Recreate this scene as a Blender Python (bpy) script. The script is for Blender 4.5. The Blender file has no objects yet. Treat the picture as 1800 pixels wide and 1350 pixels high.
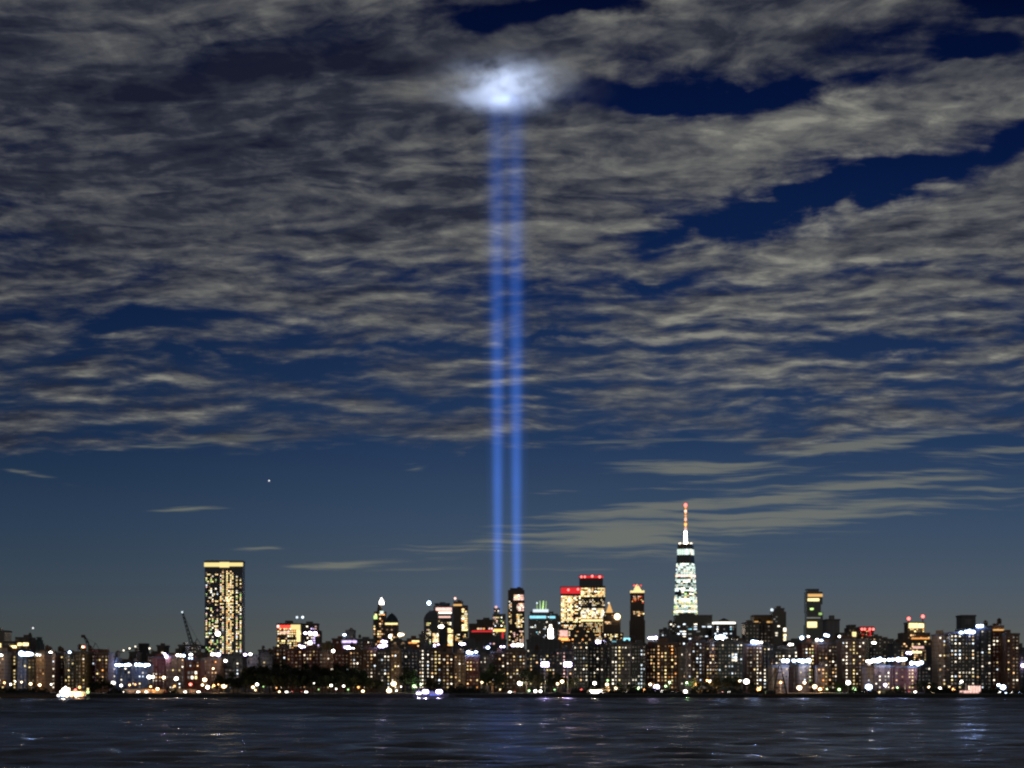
import bpy, bmesh, math, random
import numpy as np
from mathutils import Vector, Matrix

# ------------------------------------------------------------------ camera, exposure
S = bpy.context.scene
COL = S.collection
F = 3430.0            # focal length in pixels of the 1800 px wide photograph
HZ = 1210.0           # horizon row
CAMH = 6.0
def P(px, py, Y):     # a point at real distance Y
    return Vector(((px - 900.0) * Y / F, Y, CAMH + (HZ - py) * Y / F))
cam = bpy.data.cameras.new('camera'); co = bpy.data.objects.new('camera', cam); COL.objects.link(co)
co.location = (0, 0, CAMH); co.rotation_euler = (math.pi / 2, 0, 0)
cam.sensor_width = 36.0; cam.lens = F / 1800 * 36.0
cam.shift_y = (HZ - 675.0) / 1800.0
cam.clip_start = 0.5; cam.clip_end = 60000
S.camera = co
S.view_settings.view_transform = 'Standard'; S.view_settings.look = 'None'
S.view_settings.exposure = 0.0; S.view_settings.gamma = 1.0
S.render.engine = 'CYCLES'
cy = S.cycles
cy.max_bounces = 4; cy.diffuse_bounces = 2; cy.glossy_bounces = 3; cy.transparent_max_bounces = 12; cy.volume_bounces = 0
cy.sample_clamp_indirect = 3.0
cy.pixel_filter_type = 'BLACKMAN_HARRIS'; cy.filter_width = 2.3
cy.use_denoising = True

def lin(r, g, b):
    f = lambda c: (c / 255 / 12.92) if c / 255 <= .04045 else ((c / 255 + .055) / 1.055) ** 2.4
    return (f(r), f(g), f(b), 1.0)

# ------------------------------------------------------------------ night sky (world)
W = bpy.data.worlds.new('World'); S.world = W; W.use_nodes = True
class G:                      # terse node-tree writer
    def __init__(s, nt): s.nt = nt; s.N = nt.nodes; s.L = nt.links
    def put(s, sock, v):
        if hasattr(v, 'is_output'): s.L.new(v, sock)
        else: sock.default_value = v
    def m(s, op, a, b=0.0, c=0.0, clamp=False):
        n = s.N.new('ShaderNodeMath'); n.operation = op; n.use_clamp = clamp
        s.put(n.inputs[0], a); s.put(n.inputs[1], b); s.put(n.inputs[2], c); return n.outputs[0]
    def vm(s, op, a, b=(0, 0, 0)):
        n = s.N.new('ShaderNodeVectorMath'); n.operation = op
        s.put(n.inputs[0], a)
        if op == 'SCALE': s.put(n.inputs['Scale'], b)
        else: s.put(n.inputs[1], b)
        return n.outputs['Value'] if op in ('LENGTH', 'DOT_PRODUCT') else n.outputs[0]
    def xyz(s, x, y, z=0.0):
        n = s.N.new('ShaderNodeCombineXYZ'); s.put(n.inputs[0], x); s.put(n.inputs[1], y); s.put(n.inputs[2], z); return n.outputs[0]
    def sep(s, v):
        n = s.N.new('ShaderNodeSeparateXYZ'); s.put(n.inputs[0], v); return n.outputs
    def noise(s, v, scale, detail=4, rough=.55, dist=0.0, col=False):
        n = s.N.new('ShaderNodeTexNoise'); s.put(n.inputs['Vector'], v); s.put(n.inputs['Scale'], scale)
        n.inputs['Detail'].default_value = detail; n.inputs['Roughness'].default_value = rough; n.inputs['Distortion'].default_value = dist
        return n.outputs['Color' if col else 'Fac']
    def map(s, v, loc=(0, 0, 0), rot=(0, 0, 0), sc=(1, 1, 1), typ='TEXTURE'):
        n = s.N.new('ShaderNodeMapping'); n.vector_type = typ; s.put(n.inputs[0], v)
        n.inputs[1].default_value = loc; n.inputs[2].default_value = rot; n.inputs[3].default_value = sc; return n.outputs[0]
    def rng(s, v, a, b, c=0.0, d=1.0, smooth=True):
        n = s.N.new('ShaderNodeMapRange'); n.interpolation_type = 'SMOOTHSTEP' if smooth else 'LINEAR'
        s.put(n.inputs[0], v); s.put(n.inputs[1], a); s.put(n.inputs[2], b); s.put(n.inputs[3], c); s.put(n.inputs[4], d); return n.outputs[0]
    def mix(s, f, a, b, mode='MIX'):
        n = s.N.new('ShaderNodeMix'); n.data_type = 'RGBA'; n.blend_type = mode
        s.put(n.inputs[0], f); s.put(n.inputs[6], a); s.put(n.inputs[7], b); return n.outputs[2]
    def ramp(s, f, stops):
        n = s.N.new('ShaderNodeValToRGB'); s.put(n.inputs[0], f); r = n.color_ramp
        while len(r.elements) < len(stops): r.elements.new(.5)
        for e, (p, c) in zip(r.elements, stops): e.position = p; e.color = c
        return n.outputs[0]
    def blob(s, v, cx, cyy, rx, ry, ang=0.0):   # soft ellipse, given in sky degrees-like units
        q = s.map(v, ((cx - 900) / 100, (HZ - cyy) / 100, 0), (0, 0, math.radians(ang)), (rx / 100, ry / 100, 1))
        n = s.N.new('ShaderNodeTexGradient'); n.gradient_type = 'QUADRATIC_SPHERE'; s.put(n.inputs[0], q); return n.outputs[1]

def build_sky():
    nt = W.node_tree; nt.nodes.clear(); g = G(nt)
    out = g.N.new('ShaderNodeOutputWorld'); bg = g.N.new('ShaderNodeBackground'); g.L.new(bg.outputs[0], out.inputs[0])
    tc = g.N.new('ShaderNodeTexCoord').outputs['Generated']
    x, y, z = g.sep(tc)
    ys = g.m('MAXIMUM', g.m('ABSOLUTE', y), .08); zs = g.m('MAXIMUM', z, .006)
    k = F / 100
    U = g.m('MULTIPLY', g.m('DIVIDE', x, ys), k)         # azimuth, elevation as tangents
    V = g.m('MULTIPLY', g.m('DIVIDE', zs, ys), k)
    zt = g.m('ADD', zs, .045); X = g.m('DIVIDE', x, zt); Y = g.m('DIVIDE', y, zt)   # where the view ray meets the cloud deck
    p0 = g.xyz(X, Y)
    half = (.5, .5, .5)
    def warp(v, sc, det, amt): return g.vm('ADD', v, g.vm('SCALE', g.vm('SUBTRACT', g.noise(v, sc, det, .55, col=True), half), amt))
    # the deck: puffs and streets of cloud
    p = g.map(p0, rot=(0, 0, math.radians(-16)), sc=(1.35, 1.0, 1))
    p = warp(p, 1.3, 3, .5); p = warp(p, 7.0, 3, .17)
    nA = g.noise(p, 3.3, 9, .58)
    nB = g.noise(g.vm('ADD', p, (.015, .05, 0)), 3.3, 6, .56)
    # rows of ripples lower in the sky
    uv = g.xyz(U, V)
    rp = g.map(warp(g.xyz(U, V), .5, 2, .45), rot=(0, 0, math.radians(-4)), sc=(.42, 2.5, 1), typ='POINT')
    rA = g.noise(rp, 1.25, 7, .60)
    rB = g.noise(g.vm('ADD', rp, (.03, -.28, 0)), 1.25, 5, .58)
    kr = g.m('MULTIPLY', g.rng(V, 9.0, 5.4, .12, .80), g.rng(g.noise(uv, .35, 2), .35, .65, .6, 1.1))
    n1 = g.m('MULTIPLY_ADD', g.m('SUBTRACT', rA, nA), kr, nA)
    n2 = g.m('MULTIPLY_ADD', g.m('SUBTRACT', rB, nB), kr, nB)
    fine = g.noise(g.map(warp(p0, 6.0, 2, .1), sc=(1, .62, 1), typ='POINT'), 15.0, 7, .6)
    uw = warp(uv, .55, 5, 1.25)
    uf = warp(g.xyz(g.m('MULTIPLY', U, .35), V), .9, 4, .17)
    uf = g.vm('MULTIPLY', uf, (1 / .35, 1, 1))
    macro = 0.0
    for b in [ # cx, cy, rx, ry, angle, amount: clearings
        (1330, 160, 600, 88, 8, -.46), (1420, 120, 260, 30, 4, .10), (1700, 105, 220, 44, 12, -.30), (1500, 325, 560, 72, 12, -.52), (1010, 18, 260, 50, 6, -.55), (1740, 10, 150, 50, 0, -.4), (1130, 190, 240, 44, 0, -.28),
        (840, 35, 120, 45, -10, -.30), (1150, 495, 280, 40, 3, -.30), (1800, 250, 120, 60, 20, -.36), (1240, 405, 230, 40, 9, -.34),
        (220, 560, 130, 60, 0, -.24), (370, 625, 230, 34, 0, -.24), (60, 545, 120, 30, 0, -.18), (1650, 610, 340, 30, 3, -.26),
        (790, 700, 190, 30, 0, -.24), (120, 350, 260, 40, 0, -.10), (640, 610, 260, 26, 4, -.2), (560, 545, 190, 24, 5, -.14), (960, 600, 300, 20, 4, -.2), (1400, 700, 500, 26, 8, -.18),
        # banks
        (1380, 232, 560, 62, 7, .42), (1660, 392, 440, 90, 12, .36), (1350, 45, 520, 60, 3, .30), (1720, 130, 170, 60, 5, .32),
        (1090, 290, 260, 70, 8, .3), (885, 150, 190, 90, 6, .35), (420, 230, 1000, 380, 0, .24), (20, 745, 160, 60, 0, .22)]:
        macro = g.m('MULTIPLY_ADD', g.blob(uw, *b[:5]), b[5], macro)
    cover = g.m('ADD', g.rng(V, 3.4, 4.7, -.40, .034), g.rng(V, 5.5, 9.0, 0.0, .085))
    d = g.m('ADD', g.m('ADD', n1, macro), cover)
    d = g.m('MULTIPLY_ADD', g.m('SUBTRACT', fine, .5), g.rng(V, 4.5, 8.0, .10, .24), d)
    big = g.noise(g.map(uv, sc=(.5, 1.5, 1), typ='POINT'), .55, 3)
    d = g.m('MULTIPLY_ADD', g.m('SUBTRACT', big, .5), g.rng(V, 9.5, 7.0, .14, .36), d)
    alpha = g.rng(d, .40, .68)
    # long thin streaks near the horizon
    st = g.noise(g.map(warp(g.xyz(U, V), .5, 3, .25), rot=(0, 0, math.radians(-6)), sc=(.26, 6.4, 1), typ='POINT'), 1.0, 6, .62)
    low = 0.0      # the fan of thin cloud behind the spired tower
    for b in [(1090, 944, 620, 70, 5, .78), (1480, 898, 800, 38, 5, .85), (1480, 860, 520, 24, 7, .75), (1200, 882, 460, 22, 8, .6), (1190, 822, 240, 24, 2, .75), (1430, 797, 380, 22, 9, .75), (1600, 828, 460, 16, 5, .5), (1560, 775, 300, 16, 6, .5), (1330, 838, 380, 18, 7, .6), (1740, 790, 220, 30, 6, .5), (1250, 770, 500, 30, 3, .3),
              (730, 823, 92, 12, 5, .75), (590, 994, 130, 12, 2, .6), (335, 893, 110, 9, 2, .45), (670, 772, 190, 16, 1, .55), (410, 764, 140, 16, 0, .5), (250, 785, 260, 14, 4, .42), (830, 965, 200, 34, 8, .5), (60, 835, 120, 9, -12, .3), (400, 910, 90, 7, -3, .35), (480, 937, 80, 6, -3, .3), (470, 962, 110, 7, 4, .25), (660, 865, 50, 6, 3, .3), (960, 866, 120, 12, 3, .35), (700, 1003, 200, 8, 1, .2), (960, 1000, 260, 10, 2, .25)]:
        low = g.m('MULTIPLY_ADD', g.blob(uf, *b[:5]), b[5], low)
    sd = g.m('ADD', low, g.m('MULTIPLY', g.m('SUBTRACT', st, .52), 3.0))
    sa = g.m('MULTIPLY', g.m('MULTIPLY', g.rng(sd, .10, .75), g.rng(low, 0.0, .12)), .66)
    # moon-lit relief of the deck
    rel = g.m('MULTIPLY', g.m('SUBTRACT', n1, n2), 2.7)
    rel = g.m('MULTIPLY_ADD', g.m('SUBTRACT', fine, .5), g.rng(V, 4.5, 8.0, .45, .95), rel)
    lum = g.m('ADD', g.m('ADD', .47, rel), g.m('MULTIPLY', g.m('SUBTRACT', .62, g.m('MINIMUM', d, .74)), .35))
    bright = 0.0
    for b in [(1450, 300, 900, 480, 8, .32), (1300, 650, 1100, 420, 0, .24), (400, 560, 700, 260, 0, .10), (120, 140, 1000, 420, 0, -.24), (600, 120, 500, 200, 0, -.08), (1350, 70, 600, 110, 0, -.20), (1150, 330, 400, 90, 0, -.08), (0, 600, 600, 300, 0, -.12)]:
        bright = g.m('MULTIPLY_ADD', g.blob(uv, *b[:5]), b[5], bright)
    lum = g.m('ADD', lum, bright, clamp=True)
    cloud = g.ramp(lum, [(0, lin(26, 29, 45)), (.3, lin(46, 50, 62)), (.55, lin(77, 79, 84)), (.8, lin(107, 108, 105)), (1, lin(138, 137, 128))])
    sky = g.ramp(g.m('DIVIDE', V, 12.1), [(0, lin(96, 96, 90)), (.08, lin(88, 92, 92)), (.14, lin(76, 88, 100)), (.24, lin(57, 76, 100)), (.36, lin(35, 57, 90)), (.6, lin(14, 35, 74)), (.8, lin(5, 21, 60)), (1, lin(2, 11, 42))])
    dark = g.rng(U, -9.5, 1, .62, 1.0)                   # the sky is darker to the left (away from the moon)
    sky = g.mix(1.0, sky, g.xyz(dark, g.m('MULTIPLY_ADD', dark, .85, .15), g.m('MULTIPLY_ADD', dark, .8, .2)), 'MULTIPLY')
    thin = g.m('MULTIPLY', alpha, g.rng(V, 1.5, 5.5, .62, .96))
    col = g.mix(sa, sky, lin(122, 124, 112))
    col = g.mix(thin, col, cloud)
    # unseen warm glow added to the sky behind the camera to light the facades
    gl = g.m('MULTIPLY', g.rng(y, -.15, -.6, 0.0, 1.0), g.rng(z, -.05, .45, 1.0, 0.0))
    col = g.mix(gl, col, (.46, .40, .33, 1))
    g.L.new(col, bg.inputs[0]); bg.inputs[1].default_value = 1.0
build_sky()
W.cycles.sampling_method = 'MANUAL'; W.cycles.sample_map_resolution = 512

# ------------------------------------------------------------------ materials
MAT = {}
def principled(name, base, rough=.8, metal=0.0, var=0.0, vscale=.3, bands=None, spec=.5):
    m = bpy.data.materials.new(name); m.use_nodes = True; g = G(m.node_tree)
    b = m.node_tree.nodes['Principled BSDF']
    b.inputs['Base Color'].default_value = (*base, 1); b.inputs['Roughness'].default_value = rough
    b.inputs['Metallic'].default_value = metal; b.inputs['Specular IOR Level'].default_value = spec
    if var or bands:
        tc = g.N.new('ShaderNodeTexCoord').outputs['Object']
        n = g.noise(tc, vscale, 5, .6)
        col = g.mix(n, (*[c * (1 - var) for c in base], 1), (*[min(1, c * (1 + var)) for c in base], 1))
        if bands:      # courses / spandrels: one line per storey
            z = g.sep(tc)[2]
            fr = g.m('FRACT', g.m('DIVIDE', z, bands))
            col = g.mix(g.m('LESS_THAN', fr, .16), col, (*[c * .55 for c in base], 1))
            fx = g.m('FRACT', g.m('DIVIDE', g.sep(tc)[0], bands * 1.9))
            col = g.mix(g.m('LESS_THAN', fx, .12), col, (*[min(1, c * 1.35) for c in base], 1))
        g.L.new(col, b.inputs['Base Color'])
    MAT[name] = m; return m
def emitter(name, col, s, jitter=.5, body=(.05, .05, .05), sample=False):
    m = bpy.data.materials.new(name); m.use_nodes = True; g = G(m.node_tree)
    b = m.node_tree.nodes['Principled BSDF']; b.inputs['Base Color'].default_value = (*body, 1)
    b.inputs['Emission Color'].default_value = (*col, 1)
    oi = g.N.new('ShaderNodeObjectInfo').outputs['Random']
    k = g.m('MULTIPLY', g.m('MULTIPLY_ADD', g.m('POWER', oi, 1.6), 2 * jitter, 1 - jitter), s)
    if jitter > .2:    # curtains, ceilings and furniture: rooms are never evenly lit
        tc = g.N.new('ShaderNodeTexCoord').outputs['Object']
        k = g.m('MULTIPLY', k, g.rng(g.noise(g.vm('ADD', tc, g.vm('SCALE', g.xyz(oi, oi, oi), 90.0)), 1.1, 2), .3, .7, .45, 1.4))
    g.L.new(k, b.inputs['Emission Strength'])
    m.cycles.emission_sampling = 'AUTO' if sample else 'NONE'
    MAT[name] = m; return m

principled('brick_brown', (.19, .105, .066), .9, var=.25, bands=2.8)
principled('brick_red', (.23, .08, .055), .9, var=.25, bands=2.8)
principled('brick_tan', (.34, .225, .13), .9, var=.2, bands=2.8)
principled('brick_olive', (.21, .165, .08), .9, var=.25, bands=2.8)
principled('concrete', (.18, .18, .185), .85, var=.2, bands=3.0)
principled('concrete_pale', (.3, .28, .26), .85, var=.15, bands=3.2)
principled('slate', (.10, .103, .112), .7, var=.25, bands=3.2)
principled('glass_navy', (.018, .030, .06), .35, var=.2, bands=4.0)
principled('glass_teal', (.012, .034, .042), .14, var=.2, bands=4.0)
principled('glass_black', (.008, .009, .012), .18, var=.2, bands=4.0)
principled('stone_dark', (.11, .085, .07), .8, var=.25, bands=3.6)
principled('bronze', (.20, .13, .06), .45, .4, var=.2, bands=3.6)
principled('roofing', (.05, .05, .05), .9, var=.3)
principled('coping', (.14, .13, .12), .85, var=.2)
principled('copper_roof', (.035, .055, .06), .55, .3, var=.3)
principled('steel_dark', (.03, .033, .038), .5, .6, var=.3)
principled('steel_grey', (.18, .19, .2), .5, .6, var=.3)
principled('timber', (.09, .055, .03), .9, var=.4, vscale=2)
principled('pane_dark', (.015, .017, .02), .1, var=.3)
principled('asphalt', (.045, .045, .047), .9, var=.3, vscale=.05)
principled('bank_stone', (.035, .035, .037), .95, var=.5, vscale=.5)
principled('pier_concrete', (.12, .125, .13), .9, var=.35, vscale=.6)
principled('wall_concrete', (.30, .26, .20), .9, var=.25, vscale=.5)
principled('bark', (.05, .035, .025), .95, var=.4, vscale=3)
principled('leaf', (.014, .022, .009), .8, var=.5, vscale=.5)
principled('leaf_light', (.03, .045, .014), .8, var=.4, vscale=.5)
principled('paint_white', (.75, .75, .74), .4, var=.06)
principled('paint_blue', (.04, .08, .22), .4, var=.1)
principled('paint_black', (.012, .012, .014), .45, var=.1)
principled('paint_silver', (.4, .41, .43), .35, .5)
principled('paint_red', (.4, .03, .02), .4)
principled('rubber', (.02, .02, .02), .9)
E = dict(warm=((1, .60, .28), 1.9), yellow=((1, .78, .34), 2.1), white=((1, .88, .68), 2.7), cool=((.78, .90, 1), 2.4),
         dimwarm=((1, .62, .32), .38), dim=((.85, .85, .80), .22), faint=((.85, .78, .68), .10), dimmer=((1, .8, .55), .22), orange=((1, .40, .10), 2.4), red=((1, .05, .03), 2.2),
         pink=((1, .58, .50), 2.0), teal=((.30, .80, 1), 1.8), green=((.62, 1, .30), 1.4), violet=((.72, .55, 1), 2.4), mint=((.80, 1, .88), 1.5))
for k_, (c_, s_) in E.items(): emitter(k_, c_, s_)
emitter('glow_white', (1, .93, .82), 11, .2)
emitter('glow_warm', (1, .70, .38), 7, .2)
emitter('glow_orange', (1, .40, .12), 5, .2)
emitter('glow_blue', (.50, .68, 1), 13, .2)
emitter('glow_violet', (.68, .58, 1), 13, .2)
emitter('glow_red', (1, .12, .10), 5, .2)
emitter('glow_green', (.5, .9, .32), 2.5, .2)
emitter('band_yellow', (1, .80, .32), 1.1, .05)
emitter('band_white', (1, .96, .80), 2.2, .05)
emitter('band_teal', (.22, .66, .80), .9, .05)
emitter('band_red', (1, .03, .04), .75, .05)
emitter('band_amber', (1, .55, .18), .9, .05)
emitter('star_white', (1, 1, 1), 1.6, .0)
PAL = dict(
    home=[('warm', 3), ('yellow', 3), ('white', 4), ('cool', 1), ('dimwarm', 5), ('dim', 2)],
    homew=[('white', 6), ('cool', 2), ('yellow', 2), ('warm', 1), ('dim', 4)],
    amber=[('warm', 6), ('orange', 2), ('yellow', 3), ('dimwarm', 6)],
    olive=[('yellow', 4), ('warm', 2), ('white', 1), ('dimwarm', 5), ('dim', 3)],
    office=[('yellow', 5), ('white', 5), ('warm', 2), ('dimwarm', 3)],
    gold=[('yellow', 7), ('warm', 3), ('white', 2), ('orange', 1)],
    mix=[('yellow', 6), ('white', 2), ('cool', 1), ('green', 2), ('warm', 2), ('pink', 1), ('dim', 2), ('dimwarm', 2)],
    cool=[('cool', 4), ('white', 3), ('dim', 4), ('teal', 1)],
    grey=[('dim', 8), ('white', 1), ('cool', 1)],
    red=[('red', 3), ('orange', 3), ('pink', 3), ('warm', 2)],
    pink=[('pink', 6), ('warm', 3), ('white', 2)],
    teal=[('teal', 5), ('cool', 3), ('dim', 3)],
    wtc=[('mint', 10), ('white', 2), ('cool', 1), ('dim', 2)],
    wtcy=[('yellow', 3), ('mint', 7), ('white', 1), ('green', 1), ('dim', 1)],
    violet=[('violet', 4), ('white', 3), ('pink', 2)],
    stair=[('yellow', 4), ('white', 5)])
R = random.Random(7)
def pick(pal):
    t = PAL[pal]; return R.choices([a for a, _ in t], [b for _, b in t])[0]

# ------------------------------------------------------------------ mesh helpers
class MB:
    def __init__(s): s.v = []; s.f = []; s.mi = []; s.mats = []
    def _m(s, mat):
        if mat is None: return 0
        if mat not in s.mats: s.mats.append(mat)
        return s.mats.index(mat)
    def face(s, pts, mat=None):
        b = len(s.v); s.v += [tuple(p) for p in pts]; s.f.append(tuple(range(b, b + len(pts)))); s.mi.append(s._m(mat))
    def box(s, x0, x1, y0, y1, z0, z1, mat=None):
        b = len(s.v); s.v += [(x, y, z) for z in (z0, z1) for y in (y0, y1) for x in (x0, x1)]
        for q in ((0, 2, 3, 1), (4, 5, 7, 6), (0, 1, 5, 4), (1, 3, 7, 5), (3, 2, 6, 7), (2, 0, 4, 6)):
            s.f.append(tuple(b + i for i in q)); s.mi.append(s._m(mat))
        return s
    def prism(s, poly0, z0, poly1, z1, mat=None, cap=True):   # two rings of equal length
        b = len(s.v); n = len(poly0)
        s.v += [(x, y, z0) for x, y in poly0] + [(x, y, z1) for x, y in poly1]
        for i in range(n):
            j = (i + 1) % n; s.f.append((b + i, b + j, b + n + j, b + n + i)); s.mi.append(s._m(mat))
        if cap:
            s.f.append(tuple(b + n + i for i in range(n))); s.mi.append(s._m(mat))
            s.f.append(tuple(b + n - 1 - i for i in range(n))); s.mi.append(s._m(mat))
        return s
    def cyl(s, x, y, z0, z1, r0, r1=None, n=10, mat=None):
        r1 = r0 if r1 is None else r1
        c = [(math.cos(2 * math.pi * i / n), math.sin(2 * math.pi * i / n)) for i in range(n)]
        return s.prism([(x + a * r0, y + b_ * r0) for a, b_ in c], z0, [(x + a * r1, y + b_ * r1) for a, b_ in c], z1, mat)
    def tube(s, a, b_, r0, r1=None, n=6, mat=None):
        a = Vector(a); b_ = Vector(b_); r1 = r0 if r1 is None else r1; d = (b_ - a).normalized()
        u = d.orthogonal().normalized(); w = d.cross(u); k = len(s.v)
        for c, r in ((a, r0), (b_, r1)):
            for i in range(n):
                t = 2 * math.pi * i / n; s.v.append(tuple(c + u * math.cos(t) * r + w * math.sin(t) * r))
        for i in range(n):
            j = (i + 1) % n; s.f.append((k + i, k + j, k + n + j, k + n + i)); s.mi.append(s._m(mat))
        s.f.append(tuple(k + n - 1 - i for i in range(n))); s.f.append(tuple(k + n + i for i in range(n))); s.mi += [s._m(mat)] * 2
        return s
    def ball(s, c, r, n=10, m=7, mat=None, sz=1.0):
        k = len(s.v); cx_, cy_, cz_ = c
        for i in range(m + 1):
            ph = math.pi * i / m
            for j in range(n):
                t = 2 * math.pi * j / n
                s.v.append((cx_ + r * math.sin(ph) * math.cos(t), cy_ + r * math.sin(ph) * math.sin(t), cz_ + r * sz * math.cos(ph)))
        for i in range(m):
            for j in range(n):
                q = (j + 1) % n
                s.f.append((k + i * n + j, k + (i + 1) * n + j, k + (i + 1) * n + q, k + i * n + q)); s.mi.append(s._m(mat))
        return s
    def mesh(s, name, mat=None):
        me = bpy.data.meshes.new(name); me.from_pydata(s.v, [], s.f)
        if s.mats:
            for m_ in s.mats: me.materials.append(MAT[m_])
            me.polygons.foreach_set('material_index', s.mi)
        elif mat: me.materials.append(MAT[mat] if isinstance(mat, str) else mat)
        me.update(); return me
    def build(s, name, mat=None, parent=None, loc=None):
        o = bpy.data.objects.new(name, s.mesh(name, mat)); COL.objects.link(o)
        if parent: o.parent = parent
        if loc is not None: o.location = loc
        return o
def tag(o, label=None, cat=None, group=None, kind=None):
    if label: o['label'] = label
    if cat: o['category'] = cat
    if group: o['group'] = group
    if kind: o['kind'] = kind
    return o
def thing(name, label, cat, loc, group=None, rz=0.0):
    o = bpy.data.objects.new(name, None); COL.objects.link(o); o.location = loc; o.rotation_euler.z = rz
    o.empty_display_size = 1; return tag(o, label, cat, group)
def inst(name, me, parent, loc=(0, 0, 0), scale=None):
    o = bpy.data.objects.new(name, me); COL.objects.link(o); o.parent = parent; o.location = loc
    if scale: o.scale = scale
    return o
def copy_tree(o, parent=None):
    c = o.copy(); COL.objects.link(c); c.parent = parent
    for ch in list(o.children): copy_tree(ch, c)
    return c
GZ = 3.0               # ground level of the far bank
UNIT = {}
def unit(mat):         # one window: pane in a shallow frame, shared by every copy in that light
    if mat not in UNIT:
        b = MB(); b.box(-.5, .5, -1, 0, -.5, .5)
        UNIT[mat] = b.mesh('window', mat)
    return UNIT[mat]

# ------------------------------------------------------------------ buildings
BLD = []
def building(label, x0, x1, top, Y, depth=22, wall='brick_brown', pal='home', prob=.3, name='apartment_block', cat='apartment block',
             group=None, tiers=None, win=None, dx=5.8, dy=6.2, ww=.38, hh=.35, bands=(), dark=.93, roof=None, lamps=(), cap=None, base=1212, stairs=None):
    s = Y / F; xc = (x0 + x1) / 2
    root = thing(name, label, cat, (P(xc, 0, Y).x, Y, GZ), group)
    X = lambda px: (px - xc) * s
    Z = lambda py: CAMH + (HZ - py) * s - GZ
    tiers = tiers or [(x0, x1, top, 0)]
    wb = MB(); zb = -.5
    for i, (a, b_, t, off) in enumerate(tiers):         # off: metres set back from the front
        wb.box(X(a), X(b_), off, depth - off * .5, zb, Z(t)); zb = Z(t) + .004
    near = Y < 2500
    if near and len(tiers) == 1 and x1 - x0 > 16:        # shallow projecting bay, as slab blocks have
        w = (x1 - x0); f0 = R.uniform(.15, .4); f1 = f0 + R.uniform(.25, .4)
        bay = (x0 + w * f0, x0 + w * f1); wb.box(X(bay[0]), X(bay[1]), -2.2, -.004, -.5, Z(top) - .3)
    else: bay = None
    wb.build('wall', wall, root)
    a, b_, t, off = tiers[-1]; zt = Z(t); q = R.random
    pr = MB(); e = .35 if near else .9
    for bx in ((X(a) - e, X(b_) + e, off - e, off + .4), (X(a) - e, X(b_) + e, depth - off * .5 - .4, depth - off * .5 + e), (X(a) - e, X(a) + .4, off + .41, depth - off * .5 - .41), (X(b_) - .4, X(b_) + e, off + .41, depth - off * .5 - .41)):
        pr.box(*bx, zt - .6, zt + (.9 if near else 1.6))
    pr.build('parapet', 'coping' if wall.startswith(('brick', 'conc')) else 'slate', root)
    if roof != 'none':
        w = X(b_) - X(a); rb = MB(); c = X(a) + w * R.uniform(.3, .7); bw = w * R.uniform(.14, .24)
        rb.box(c - bw, c + bw, depth * .35, depth * .7, zt, zt + (R.uniform(2.5, 4) if near else R.uniform(4, 8)))
        if near and q() < .5: rb.tube((c + bw * 1.3, depth * .4, zt), (c + bw * 1.3, depth * .4, zt + R.uniform(4, 8)), .12, .05)
        rb.build('roof_bulkhead', wall, root)
        if near and q() < .4:
            wt = MB(); cx_ = X(a) + w * R.choice((.12, .85)); r = 1.7
            for sx in (-1, 1):
                for sy in (-1, 1): wt.tube((cx_ + sx, depth * .5 + sy, zt), (cx_ + sx, depth * .5 + sy, zt + 2.2), .12)
            wt.cyl(cx_, depth * .5, zt + 2.2, zt + 5.4, r, r, 12); wt.cyl(cx_, depth * .5, zt + 5.41, zt + 6.8, r + .15, .05, 12)
            wt.build('water_tank', 'timber', root)
    # windows
    cells = []
    for reg in (win if win is not None else [(a_, b2, t_, (tiers[i - 1][2] if i else base), None) for i, (a_, b2, t_, o_) in enumerate(tiers)]):
        xa, xb, ya, yb = reg[:4]; o = dict(prob=prob, pal=pal, dx=dx, dy=dy, ww=ww, hh=hh)
        if reg[4]: o.update(reg[4])
        off = next((t_[3] for t_ in reversed(tiers) if ya >= t_[2] - .1 and xa >= t_[0] - .6 and xb <= t_[1] + .6), 0) if not (reg[4] and 'off' in reg[4]) else reg[4]['off']
        nx = max(1, round((xb - xa - 1) / o['dx'])); ny = max(1, round((yb - ya - 3) / o['dy']))
        cw = (xb - xa - 1) / nx; ch = (yb - ya - 3) / ny
        colp = [o['prob'] * R.choice((.35, .8, 1, 1.7)) if o['prob'] < .9 else o['prob'] for _ in range(nx)]
        if stairs is not None:
            for k_ in stairs:
                if k_ < nx: colp[k_] = .92
        rowp = [R.choice((.7, 1, 1.25)) for _ in range(ny)]
        colm = [pick(o['pal']) for _ in range(nx)]
        for i in range(nx):
            for j in range(ny):
                cxp = xa + .5 + (i + .5) * cw; cyp = ya + 2.2 + (j + .5) * ch
                lit = R.random() < colp[i] * rowp[j]
                if lit: mt = colm[i] if (stairs is not None and i in stairs) else pick(o['pal'])
                elif near and R.random() < dark: mt = R.choice(('pane_dark', 'faint', 'faint', 'dimmer'))
                else: continue
                wid = cw * o['ww'] * s * (R.uniform(.85, 1.1) if near else R.uniform(.8, 1.5)); hei = ch * o['hh'] * s
                o2 = off - (2.2 if bay and bay[0] < cxp < bay[1] else 0)
                cells.append((lit, mt, X(cxp), o2, Z(cyp), wid, hei))
    R.shuffle(cells); cells.sort(key=lambda c: (not c[0], -c[5] * c[6] if c[0] else 0))
    for c in cells[:100]:
        inst('window', unit(c[1]), root, (c[2], c[3] + .05, c[4]), (c[5], .17, c[6]))
    if len(cells) > 100:
        rest = MB()
        for c in cells[100:]: rest.box(c[2] - c[5] / 2, c[2] + c[5] / 2, c[3] - .12, c[3] + .05, c[4] - c[6] / 2, c[4] + c[6] / 2, c[1])
        tag(rest.build('window', None, root), kind='stuff')
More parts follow.
